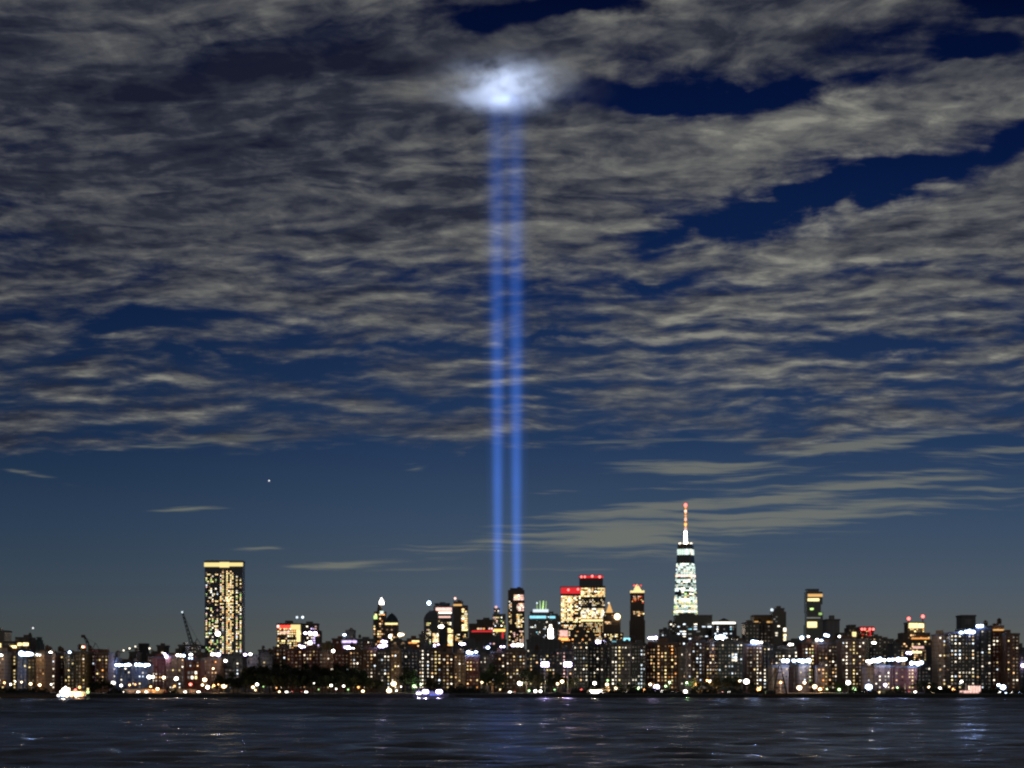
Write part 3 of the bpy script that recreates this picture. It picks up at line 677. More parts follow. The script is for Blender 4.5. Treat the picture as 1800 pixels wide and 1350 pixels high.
D('dark gabled block with one large yellow window', 1477, 1511, 1112, 2400, 'stone_dark', 'grey', .04, roof='none', tiers=[(1477, 1511, 1112, 0), (1492, 1510, 1103, 3), (1495, 1506, 1099, 6)], bands=[(1498, 1505, 1111, 1119, 'yellow', .4, 'lit_floor')])
D('black block with scattered white lights right of the red lit roof', 1528, 1550, 1119, 2400, 'glass_black', 'homew', .2)
D('black block left of the stepped lantern tower, few lights', 1551, 1571, 1124, 2450, 'glass_black', 'homew', .1)
D('dark slim block right of the stepped lantern tower', 1638, 1649, 1138, 2300, 'slate', 'grey', .2)
D('dark block behind the tall blocks at the right edge', 1768, 1812, 1140, 2500, 'slate', 'home', .1)
fill = [(70, 98, 1152), (100, 130, 1148), (166, 196, 1154), (196, 228, 1164), (258, 277, 1150), (288, 310, 1152), (346, 362, 1152), (426, 450, 1156), (466, 484, 1147), (738, 760, 1133), (985, 1006, 1131), (1045, 1075, 1127), (1098, 1112, 1128), (1134, 1162, 1133), (1192, 1218, 1126), (1296, 1312, 1126), (1570, 1584, 1132)]
wh = ['behind the tan and dark blocks at far left', 'behind the pair of roof lamps at far left', 'below the start of the bridge lights', 'under the rising string of bridge lights', 'at the right foot of the bridge tower', 'left of the tall crane behind a blue lamp', 'between the tall crane and the slab tower', 'just right of the slab tower', 'left of the red topped sign tower', 'below the rounded tower', 'below the left red topped tower', 'below the second brightest tower', 'below the slender crowned tower on its left', 'right of the slender crowned tower', 'directly under the black topped tower', 'right of the white topped lantern tower', 'just left of the stepped lantern tower']
for (a, c, t), w in zip(fill, wh): D('low dark filler block ' + w, a, c, t, R.uniform(2000, 2300), R.choice(('slate', 'stone_dark', 'brick_brown')), 'home', .22)

# ------------------------------------------------------------------ the far skyline
def T(label, x0, x1, top, Y=5200, wall='glass_navy', pal='office', prob=.4, **k):
    b_(label, x0, x1, top, Y, depth=k.pop('depth', 45), wall=wall, pal=pal, prob=prob, name='skyscraper', cat='skyscraper', group='skyscrapers of the far skyline',
       dx=k.pop('dx', 2.6), dy=k.pop('dy', 2.9), ww=k.pop('ww', .55), hh=k.pop('hh', .52), base=k.pop('base', 1140), **k)
# the tall slab with the yellow crown
def slab_cap(root, X, Z, s, d):
    MB().box(X(364), X(384), 8, 30, Z(987) + .1, Z(984.5)).build('roof_plant', 'glass_black', root)
dd = dict(dx=2.9, dy=3.1, ww=.52, hh=.5)
T('tall dark glass slab with a solid glowing yellow crown, standing alone at left', 360, 426, 987, 3970, 'glass_navy', 'mix', .4, depth=38, cap=slab_cap, roof='none',
  bands=[(359, 386, 989, 996.2, 'band_yellow', 1.0, 'lit_crown'), (386.1, 403, 988.2, 997.4, 'band_yellow', 1.6, 'lit_crown'), (403.1, 427, 989, 995.4, 'band_yellow', 1.0, 'lit_crown')],
  win=[(361, 384, 1003, 1150, dict(prob=.48, pal='mix', **dd)), (386, 394, 999, 1150, dict(prob=.6, pal='mix', **dd)), (386, 411, 1046, 1058, dict(prob=.85, pal='gold', off=-.3, **dd)), (397, 411, 1001, 1150, dict(prob=.62, pal='gold', **dd)), (414, 425, 1010, 1150, dict(prob=.55, pal='mix', **dd))])
T('tower with a red neon top band and a yellow stepped sign, left of centre left', 487, 530, 1097, 3400, 'stone_dark', 'gold', .62, base=1142, dx=3.6, dy=4,
  bands=[(488, 511, 1099, 1104.5, 'red', .5, 'lit_sign'), (487, 491, 1099, 1103, 'pink', .8, 'lit_sign'), (511.1, 528, 1098, 1107, 'band_yellow', .5, 'lit_sign'), (521, 528, 1107.2, 1128, 'yellow', .4, 'lit_sign'), (492, 509, 1110, 1113, 'pink', .4, 'lit_floor')])
T('tower with violet and white lights behind the red topped sign tower', 531, 562, 1096, 3600, 'stone_dark', 'violet', .4, base=1142, dx=4, dy=4.5, tiers=[(531, 562, 1108, 0), (533, 557, 1097, 5), (520, 538, 1092, 30)] [:2], lamps=((522, 1085, 'cool', 2.2), (532, 1085, 'cool', 2.2)))
def spire_cap(root, X, Z, s, d):
    t = MB(); t.cyl(X(667), 12, Z(1076), Z(1066), 9 * s * .62, 7 * s * .5, 8); t.cyl(X(667), 12, Z(1066) + .01, Z(1058), 6 * s * .6, 3 * s * .5, 8, 'stone_dark'); t.build('stepped_top', 'stone_dark', root)
    g_ = MB(); g_.cyl(X(670), 12, Z(1062), Z(1056), 4.4 * s, 3.6 * s, 10); g_.cyl(X(670), 12, Z(1056) + .01, Z(1050), 2.8 * s, .3, 10); g_.build('glowing_pinnacle', 'glow_white', root)
T('stepped stone tower with a blazing white pointed pinnacle', 656, 677, 1083, 4800, 'stone_dark', 'amber', .7, tiers=[(656, 677, 1083, 0), (658, 677, 1076, 3)], roof='none', cap=spire_cap, dx=3.6, dy=4.4, bands=[(657, 663, 1082, 1088, 'green', .5, 'lit_band'), (668, 674, 1074, 1079, 'mint', .5, 'lit_band')])
def dome_cap(root, X, Z, s, d):
    b = MB(); r = 11.5 * s; yy = r + .5
    prev = None; n = 8
    for i in range(n):
        a0 = i / n; a1 = (i + 1) / n; f = lambda a: math.cos(a * math.pi / 2) ** .8
        b.cyl(X(688), yy, Z(1094) + a0 * 17 * s, Z(1094) + a1 * 17 * s - .02, r * f(a0) + .3, r * f(a1) + .3 if i < n - 1 else .4, 20)
    b.build('dome', 'copper_roof', root)
T('domed tower with a pale lit ring under its dark dome, beside the pinnacle', 678, 699, 1094, 4700, 'stone_dark', 'amber', .3, roof='none', cap=dome_cap, dx=4, dy=4.5, bands=[(677, 699, 1095, 1098, 'yellow', .6, 'lit_band')])
def round_cap(root, X, Z, s, d):
    b = MB()
    for i in range(6): b.box(X(745 + i * i * .35), X(770), 2 + i, 40 - i, Z(1090) + i * 2.8 * s + .01, Z(1090) + (i + 1) * 2.8 * s)
    b.build('curved_top', 'glass_navy', root)
T('tower with a curved dark shoulder under a blue white point of light', 745, 770, 1090, 4900, 'glass_navy', 'mix', .55, roof='none', cap=round_cap, lamps=((754, 1060, 'glow_blue', 4.6),), win=[(749, 758, 1092, 1136, None), (760, 771, 1111, 1130, dict(prob=.97, pal='gold', ww=.95, hh=.9))])
T('broad tower with two pink lit floors left of the twin top', 762, 795, 1063, 5000, 'glass_navy', 'office', .3, tiers=[(762, 795, 1066, 0), (764, 790, 1061, 8)], bands=[(766, 794, 1068, 1074, 'pink', .5, 'lit_floor'), (764, 792, 1083, 1086, 'pink', .5, 'lit_floor'), (766, 794, 1075.5, 1078.5, 'band_white', .5, 'lit_floor')], win=[(764, 794, 1088, 1100, None), (787, 803, 1102, 1136, dict(prob=.97, pal='gold', ww=.97, hh=.9, off=-.4))])
T('dark tower with a yellow crown line and a white right edge, beacon on top', 796, 822, 1060, 4950, 'stone_dark', 'gold', .05, tiers=[(796, 822, 1064, 0), (797, 813, 1058, 6)], lamps=((800, 1052, 'pink', 3.0),), bands=[(797, 812, 1062, 1065, 'band_amber', .5, 'lit_crown')], win=[(811, 822, 1067, 1110, dict(dx=4, dy=4, prob=.9, pal='gold', ww=.8, hh=.7)), (797, 822, 1112, 1136, dict(prob=.5))])
T('long low tower block with rows of red and orange lights left of the beams', 824, 868, 1091, 4700, 'stone_dark', 'red', .35, tiers=[(824, 868, 1096, 0), (838, 868, 1090, 5)], bands=[(829, 868, 1108.5, 1111, 'band_red', .6, 'lit_band')], win=[(828, 868, 1101, 1108, dict(dx=4.6, dy=5, prob=.9, pal='red', ww=.7, hh=.7)), (838, 866, 1092, 1099, dict(prob=.3, pal='red')), (852, 868, 1116, 1132, dict(prob=.7, pal='gold'))])
T('slim dark tower with a red capped drum at the foot of the left beam', 866, 889, 1079, 4600, 'glass_teal', 'mix', .22, tiers=[(866, 889, 1079, 0), (868, 878, 1070, 4)], roof='none', bands=[(868, 888, 1106, 1110, 'orange', .5, 'lit_floor'), (882, 885, 1110.5, 1122, 'band_red', .6, 'lit_band')], lamps=((872, 1067, 'pink', 3.2),))
T('dark capped tower with pink and gold floors at the foot of the right beam', 893, 922, 1037, 5100, 'stone_dark', 'gold', .5, tiers=[(893, 922, 1037, 0), (897, 919, 1034.5, 5)], win=[(894, 900, 1048, 1136, dict(dx=3, prob=.62)), (903, 921, 1043, 1056, dict(prob=.95, pal='pink', ww=.95, hh=.75)), (908, 921, 1058, 1075, dict(prob=.85, pal='pink', ww=.9)), (905, 921, 1077, 1104, dict(prob=.75, pal='gold', ww=.8)), (900, 921, 1106, 1136, dict(prob=.5, pal='pink'))])
def prong_cap(root, X, Z, s, d):
    for x in (944.5, 950, 954, 959): MB().tube((X(x), 8, Z(1074)), (X(x) + (2 if x > 950 else -1), 8, Z(1056 if x > 947 else 1062)), 1.6, .7).build('lit_prong', 'green', root)
T('teal lit tower topped by a cluster of upright green prongs', 929, 976, 1078, 5000, 'glass_teal', 'cool', .16, tiers=[(929, 976, 1081, 0), (932, 973, 1076, 5)], roof='none', cap=prong_cap,
  bands=[(937, 964, 1071, 1076, 'cool', -4.5, 'lit_crown'), (931, 960, 1082.5, 1087, 'teal', .5, 'lit_crown'), (966, 976, 1083, 1087, 'teal', .5, 'lit_crown')], lamps=((944, 1060, 'cool', 2.0),))
T('dark shoulder block right of the teal lit tower', 962, 985, 1083, 5300, 'glass_teal', 'grey', .1)
T('small block with a blazing white upright sign between the teal and red topped towers', 962, 978, 1096, 3900, 'slate', 'grey', .1, bands=[(964, 972, 1105, 1122, 'glow_white', .8, 'lit_sign'), (965.5, 970, 1098, 1104.9, 'white', .8, 'lit_sign')])
T('small block with a white and red sign below the red topped tower', 982, 999, 1106, 3800, 'stone_dark', 'red', .3, bands=[(984, 998, 1108, 1119, 'pink', .8, 'lit_sign'), (982, 999, 1121, 1126, 'orange', .8, 'lit_sign'), (983, 997, 1131, 1137, 'yellow', .8, 'lit_sign')])
T('tower with a wholly red lit top storey and two beacons', 986, 1021, 1032, 5300, 'glass_navy', 'gold', .72, bands=[(986, 1021, 1032.5, 1043.5, 'band_red', .8, 'lit_crown')], lamps=((999, 1037, 'glow_red', 3.4), (1016, 1036, 'glow_red', 3.2)), win=[(986, 1021, 1045, 1095, dict(ww=.9, hh=.62)), (986, 1021, 1096, 1136, dict(prob=.6))], roof='none')
T('tallest of the bright clustered towers, dark band and a row of red beacons on top', 1019, 1064, 1030, 5500, 'glass_navy', 'gold', .78, tiers=[(1019, 1064, 1030, 0), (1019, 1060, 1012, 4)], roof='none',
  bands=[(1019, 1060, 1012, 1016, 'band_red', -3.6, 'lit_crown'), (1014, 1062, 1089, 1092, 'yellow', .9, 'lit_floor')], lamps=((1022, 1014, 'glow_red', 3.0), (1028, 1014, 'glow_red', 2.8), (1041, 1013, 'glow_red', 3.2), (1054, 1014, 'glow_red', 3.4)),
  win=[(1019, 1064, 1031, 1050, dict(prob=.75, ww=.9, hh=.7)), (1020, 1064, 1051, 1066, dict(prob=.5, pal='office')), (1019, 1064, 1067, 1088, dict(prob=.9, pal='office', ww=.95, hh=.75)), (1019, 1064, 1092, 1136, dict(prob=.6, pal='gold'))])
def gold_pyr(root, X, Z, s, d):
    MB().prism([(X(1065), 2), (X(1078), 2), (X(1078), 14), (X(1065), 14)], Z(1078) + .01, [(X(1071), 7), (X(1072), 7), (X(1072), 9), (X(1071), 9)], Z(1060)).build('lit_pyramid', 'band_amber', root)
    MB().ball((X(1070), 3, Z(1060)), 2.6).build('beacon', 'white', root)
T('small tower with an orange lit pyramid top right of the brightest one', 1063, 1080, 1078, 5200, 'bronze', 'amber', .6, roof='none', cap=gold_pyr)
T('brown stepped block with a big white lamp on its right shoulder', 1060, 1092, 1084, 4900, 'stone_dark', 'amber', .3, tiers=[(1060, 1096, 1112, 0), (1061, 1091, 1084, 3)], lamps=((1085, 1084, 'glow_warm', 7.5),), win=[(1063, 1075, 1090, 1098, dict(prob=.95, pal='amber', ww=.9)), (1062, 1094, 1112, 1130, dict(prob=.4, pal='gold'))])
def crown_cap(root, X, Z, s, d):
    c = MB(); c.box(X(1109), X(1133), 2, 30, Z(1043), Z(1038)); c.prism([(X(1114), 6), (X(1128), 6), (X(1128), 24), (X(1114), 24)], Z(1038) + .01, [(X(1119), 12), (X(1122), 12), (X(1122), 18), (X(1119), 18)], Z(1027)); c.build('lit_crown', 'yellow', root)
    for x in (1115, 1121, 1127): MB().ball((X(x), 6, Z(1029)), 2.0).build('beacon', 'red', root)
T('slender dark tower with a pointed yellow lit crown, left of the spired tower', 1109, 1133, 1043, 5000, 'stone_dark', 'amber', .35, tiers=[(1108, 1134, 1090, 0), (1109.5, 1132.5, 1043, 2)], roof='none', cap=crown_cap, win=[(1110, 1132, 1045, 1062, dict(prob=.3, pal='red')), (1113, 1133, 1072, 1084, dict(prob=.9, pal='amber', ww=.9)), (1109, 1133, 1086, 1108, dict(prob=.15)), (1112, 1133, 1110, 1136, dict(prob=.6, pal='pink'))])
def arch_cap(root, X, Z, s, d):
    pts = [(x, 1131 - 8.5 * math.sin(math.pi * min(1, (x - 1066) / 76)) ** .8) for x in range(1068, 1111, 3)]
    b = MB()
    for (xa, ya), (xb, yb) in zip(pts, pts[1:]): b.prism([(X(xa), -1), (X(xb), -1), (X(xb), 25), (X(xa), 25)], Z(1133), [(X(xa), -1), (X(xb), -1), (X(xb), 25), (X(xa), 25)], (Z(ya) + Z(yb)) / 2)
    b.build('arched_roof', 'glass_teal', root)
    MB().box(X(1096), X(1109), -1.6, -1.05, Z(1126), Z(1121.5)).build('lit_band', 'teal', root); MB().box(X(1074), X(1095), -1.6, -1.05, Z(1128.5), Z(1127)).build('lit_band', 'band_teal', root)
T('low hall with a teal lit arched roof over the dotted row', 1068, 1110, 1132, 3000, 'glass_teal', 'teal', .1, roof='none', cap=arch_cap, base=1140)
# the spired tower: square base turning into an octagon, then a turned square
def spired_tower():
    Y = 5700.0; s = Y / F; root = thing('skyscraper', 'tallest tower, white lit and tapering, with a tall mast of red lights', 'skyscraper', (P(1207.5, 0, Y).x, Y, GZ), 'skyscrapers of the far skyline')
    Z = lambda py: CAMH + (HZ - py) * s - GZ
    zb, zt = Z(1190), Z(962.5); th = math.radians(24); cx_, cyy = 0, 45
    def ring(z, grow=0.0):
        t = max(0, min(1, (z - zb) / (zt - zb))); hb = 33.0 + grow
        bot = [(hb * a, hb * b) for a, b in ((-1, -1), (1, -1), (1, 1), (-1, 1))]; k = .84
        top = [((bot[i][0] + bot[(i + 1) % 4][0]) / 2 * k * 1.0, (bot[i][1] + bot[(i + 1) % 4][1]) / 2 * k) for i in range(4)]
        # eight corners: pairs sliding from the base corners to the top square's corners
        out = []
        for i in range(4):
            b0 = bot[i]; tl = top[(i - 1) % 4]; tr = top[i]
            out.append((b0[0] * (1 - t) + tl[0] * t, b0[1] * (1 - t) + tl[1] * t)); out.append((b0[0] * (1 - t) + tr[0] * t, b0[1] * (1 - t) + tr[1] * t))
        return [(cx_ + x * math.cos(th) - y * math.sin(th), cyy + x * math.sin(th) + y * math.cos(th)) for x, y in out]
    w = MB(); w.prism(ring(zb), -1, ring(zb + .1), zb); w.prism(ring(zb + .1), zb + .01, ring(zt), zt); w.build('wall', 'glass_teal', root)
    def band(z0, z1, seg, prob, pal, name='lit_floor', grow=.5):
        r0 = ring(z0, grow); r1 = ring(z1, grow); b = MB()
        for i in range(8):
            j = (i + 1) % 8
            a0, a1, c0, c1 = Vector(r0[i]), Vector(r0[j]), Vector(r1[i]), Vector(r1[j])
            if (a0.y + a1.y) / 2 > cyy + 8: continue
            L = (a1 - a0).length
            if L < .8: continue
            n = max(1, round(L / seg))
            for k_ in range(n):
                if R.random() > prob: continue
                f0 = (k_ + .06) / n; f1 = (k_ + .94) / n
                q = [a0.lerp(a1, f0), a0.lerp(a1, f1), c0.lerp(c1, f1), c0.lerp(c1, f0)]
                b.face([(q[0].x, q[0].y, z0), (q[1].x, q[1].y, z0), (q[2].x, q[2].y, z1), (q[3].x, q[3].y, z1)], pick(pal))
        if b.f: b.build(name, None, root)
    y = 1088.0
    while y > 989:
        h = 3.1
        if 1041 < y: pr_, pl = .93, 'wtcy'
        elif 1018 < y: pr_, pl = .80, 'wtc'
        elif 1008 < y: pr_, pl = .9, 'wtc'
        else: pr_, pl = .95, 'wtc'
        if 1040 < y < 1045 or 1016 < y < 1019: pr_ = .35
        band(Z(y), Z(y - h * .80), 7.5, pr_ * R.uniform(.85, 1.08), pl); y -= h
    band(Z(1012.5), Z(1009.5), 8, 1, 'pink', grow=.9)
    band(Z(974), Z(964), 6, .98, 'wtc')
    c = MB(); c.prism(ring(zt, -1), zt + .01, ring(zt, -1), zt + 6 * s); c.build('crown', 'glass_black', root)
    zr = zt + 6 * s; m = MB(); m.cyl(cx_, cyy, zr, zr + 3, 20, 20, 20); m.build('roof_ring', 'steel_dark', root)
    for a in range(10):
        t = a / 10 * 2 * math.pi; MB().ball((cx_ + 19 * math.cos(t), cyy + 19 * math.sin(t), zr + 5.5), 1.9).build('ring_light', 'white', root)
    ma = MB(); ma.cyl(cx_, cyy, zr + 3.01, Z(934), 4.6, 2.6, 10); ma.cyl(cx_, cyy, Z(934) + .01, Z(885), 2.5, .9, 8); ma.build('mast', 'steel_grey', root)
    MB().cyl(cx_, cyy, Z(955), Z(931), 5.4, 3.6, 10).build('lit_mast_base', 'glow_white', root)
    for i, (py, r_, mt) in enumerate([(885.5, 3.6, 'glow_red'), (896, 3.0, 'pink'), (904, 2.5, 'pink'), (911, 3.2, 'pink'), (919, 3.2, 'orange'), (927, 3.2, 'pink')]):
        MB().ball((cx_, cyy, Z(py)), r_ * 1.25, sz=1.25).build('mast_light', mt, root)
    for i in range(9): MB().ball((cx_, cyy - 1, Z(890 + i * 4.6)), 2.9).build('mast_light', 'orange', root)
spired_tower()
T('black topped tower with grey lit floors in front of the spired tower', 1187, 1252, 1082, 4600, 'glass_black', 'cool', .25, depth=50, tiers=[(1187, 1252, 1082, 0)], win=[(1190, 1250, 1093, 1130, dict(dx=5, dy=4, prob=.38, pal='cool', ww=.9, hh=.4))])
T('lower black block at the left shoulder of the black topped tower', 1177, 1186.5, 1094, 4650, 'glass_black', 'cool', .3, dx=4)
T('lowest dark block left of the black topped tower', 1161, 1176.5, 1107, 4600, 'slate', 'grey', .2)
def lantern_cap(root, X, Z, s, d):
    c = MB(); xc_ = X(1275); c.cyl(xc_, 30, Z(1098), Z(1093), 20.5 * s, 20.5 * s, 24); c.build('lit_ring', 'band_white', root)
    MB().cyl(xc_, 30, Z(1093) + .02, Z(1086), 15 * s, 2, 8).build('pyramid_roof', 'copper_roof', root)
T('round topped tower with a solid white lit ring under a dark cone roof', 1255, 1295, 1098, 4500, 'glass_navy', 'cool', .3, roof='none', cap=lantern_cap, dx=4, dy=4)
T('bronze lit storey block behind the plain black slabs', 1325, 1360, 1082, 4400, 'bronze', 'amber', .0, depth=60, bands=[(1326, 1359, 1092, 1096.5, 'band_amber', .5, 'lit_floor'), (1326, 1359, 1083, 1085, 'bronze', .5, 'ledge')], roof='none', base=1100)
T('dark tower with a long white lit right edge left of the stacked tower', 1358, 1382, 1073, 4300, 'glass_black', 'homew', .3, lamps=((1357, 1072, 'cool', 3.4),), tiers=[(1358, 1382, 1075, 0), (1361, 1379, 1070, 4)],
  win=[(1359, 1371, 1076, 1132, dict(dx=4, dy=4, prob=.5, ww=.85)), (1373, 1378, 1081, 1098, dict(dx=4, prob=.5, pal='grey')), (1377, 1382, 1098, 1140, dict(dx=4, dy=3.4, prob=.97, pal='stair', ww=.95, hh=.9))])
T('stacked glass tower of shifted floors with gold lit top storeys', 1418, 1446, 1040, 4900, 'glass_teal', 'gold', .1, tiers=[(1417, 1446, 1098, 0), (1419, 1447, 1076, 3), (1418, 1443, 1062, 0), (1418, 1446, 1040, 2), (1420, 1440, 1036, 6)], roof='none',
  bands=[(1420, 1446, 1044, 1049, 'band_amber', -1.5, 'lit_floor'), (1420, 1440, 1052, 1056.5, 'yellow', -1.5, 'lit_floor'), (1424, 1430, 1069, 1072, 'green', .5, 'lit_floor'), (1439, 1445, 1077, 1081, 'green', .5, 'lit_floor'), (1418, 1442, 1085, 1087, 'dim', .5, 'lit_floor'), (1419, 1436, 1093, 1103, 'yellow', .6, 'lit_floor')],
  win=[(1418, 1446, 1100, 1112, dict(prob=.6, pal='amber'))])
T('tower with a red lit roof frame right of the gabled block', 1511, 1536, 1103, 3900, 'stone_dark', 'red', .25, lamps=((1515, 1106, 'glow_red', 2.4), (1520, 1106, 'glow_red', 2.4), (1529, 1106, 'glow_red', 2.6), (1535, 1106, 'glow_red', 2.2), (1528, 1122, 'glow_red', 3.0)), bands=[(1511, 1536, 1103.5, 1105, 'band_red', .6, 'lit_band'), (1524, 1531, 1110, 1128, 'band_red', .6, 'lit_band')], roof='none')
def lantern2(root, X, Z, s, d):
    for x, y in ((1600, 1087), (1625, 1083)):
        m_ = MB().tube((X(x), 14, Z(1096)), (X(x), 14, Z(y)), .9, .5).build('antenna', 'steel_dark', root); MB().ball((X(x), 14, Z(y)), 3.0).build('beacon', 'glow_red', m_)
T('stepped dark tower with a glowing pale lantern storey and two red tipped antennas', 1580, 1638, 1122, 3600, 'stone_dark', 'amber', .3, roof='none', cap=lantern2, tiers=[(1580, 1640, 1124, 0), (1586, 1636, 1112, 4), (1597, 1627, 1095, 8)],
  bands=[(1599, 1613, 1095.5, 1104, 'yellow', -7.4, 'lantern'), (1615, 1624, 1096, 1103.5, 'yellow', -7.4, 'lantern'), (1602, 1634, 1121, 1123.5, 'orange', .5, 'lit_floor'), (1604, 1624, 1136, 1140, 'pink', .5, 'lit_floor'), (1604, 1620, 1145, 1148, 'yellow', .5, 'lit_floor'), (1626, 1636, 1148, 1153, 'dimwarm', .5, 'lit_floor')], base=1170, dx=3.6, dy=4)
T('dark square tower top with a pale square louvre, far right behind the roof lamps', 1690, 1715, 1083, 2600, 'slate', 'grey', .0, dark=0.0, depth=30, roof='none', bands=[(1696.5, 1708, 1088, 1097, 'concrete', .4, 'louvre_panel')])

# ------------------------------------------------------------------ lamps
LC = dict(glow_white=(1, .84, .62), glow_warm=(1, .60, .28), glow_orange=(1, .42, .13), glow_blue=(.28, .42, 1), glow_violet=(.60, .48, 1), glow_red=(1, .12, .08), glow_green=(.5, 1, .4))
def point(parent, loc, mat, power):
    l = bpy.data.lights.new('lamp_light', 'POINT'); l.color = LC[mat]; l.energy = power; l.shadow_soft_size = .6
    o = bpy.data.objects.new('lamp_light', l); COL.objects.link(o); o.parent = parent; o.location = loc
BALLS = {}
def near_b(px):
    c = [b for b in BLD if b[1] < 1700]; return min(c, key=lambda b: abs(b[0] - px))[2]
def street_lamp(px, py, Y, mat, r, power, i):
    r *= R.choice((.55, .7, .85, 1.05)); power *= 3.2
    if 430 < px < 655: r *= .7; power *= .3
    z = P(px, py, Y).z; h = z - GZ
    colr = dict(glow_white='white', glow_warm='warm white', glow_orange='orange', glow_blue='blue white', glow_red='red', glow_green='green', glow_violet='violet')[mat]
    t = thing('street_lamp', '%s %s lamp from the left %s' % ((lambda a: (a[0], colr, a[1]))(where(px, mat))), 'street lamp', (P(px, 0, Y).x, Y, GZ), 'lit lamps along the far bank')
    pm = MB().tube((0, .3, -.1), (0, .3, h), .12, .07).tube((0, .3, h), (0, -.2, h + r * 1.02 + .1), .06, .05); pm.build('pole', 'steel_dark', t)
    key = mat
    if key not in BALLS:
        BALLS[key] = (MB().ball((0, 0, 0), 1, 12, 8, sz=.85).mesh('globe', mat), MB().cyl(0, 0, .80, .95, .75, .3, 10).mesh('lamp_cap', 'steel_dark'))
    g1 = inst('globe', BALLS[key][0], t, (0, -.2, h), (r, r, r)); inst('lamp_cap', BALLS[key][1], t, (0, -.2, h), (r, r, r))
    if power: point(t, (0, -.2 - r - .4, h - .2), mat, power)
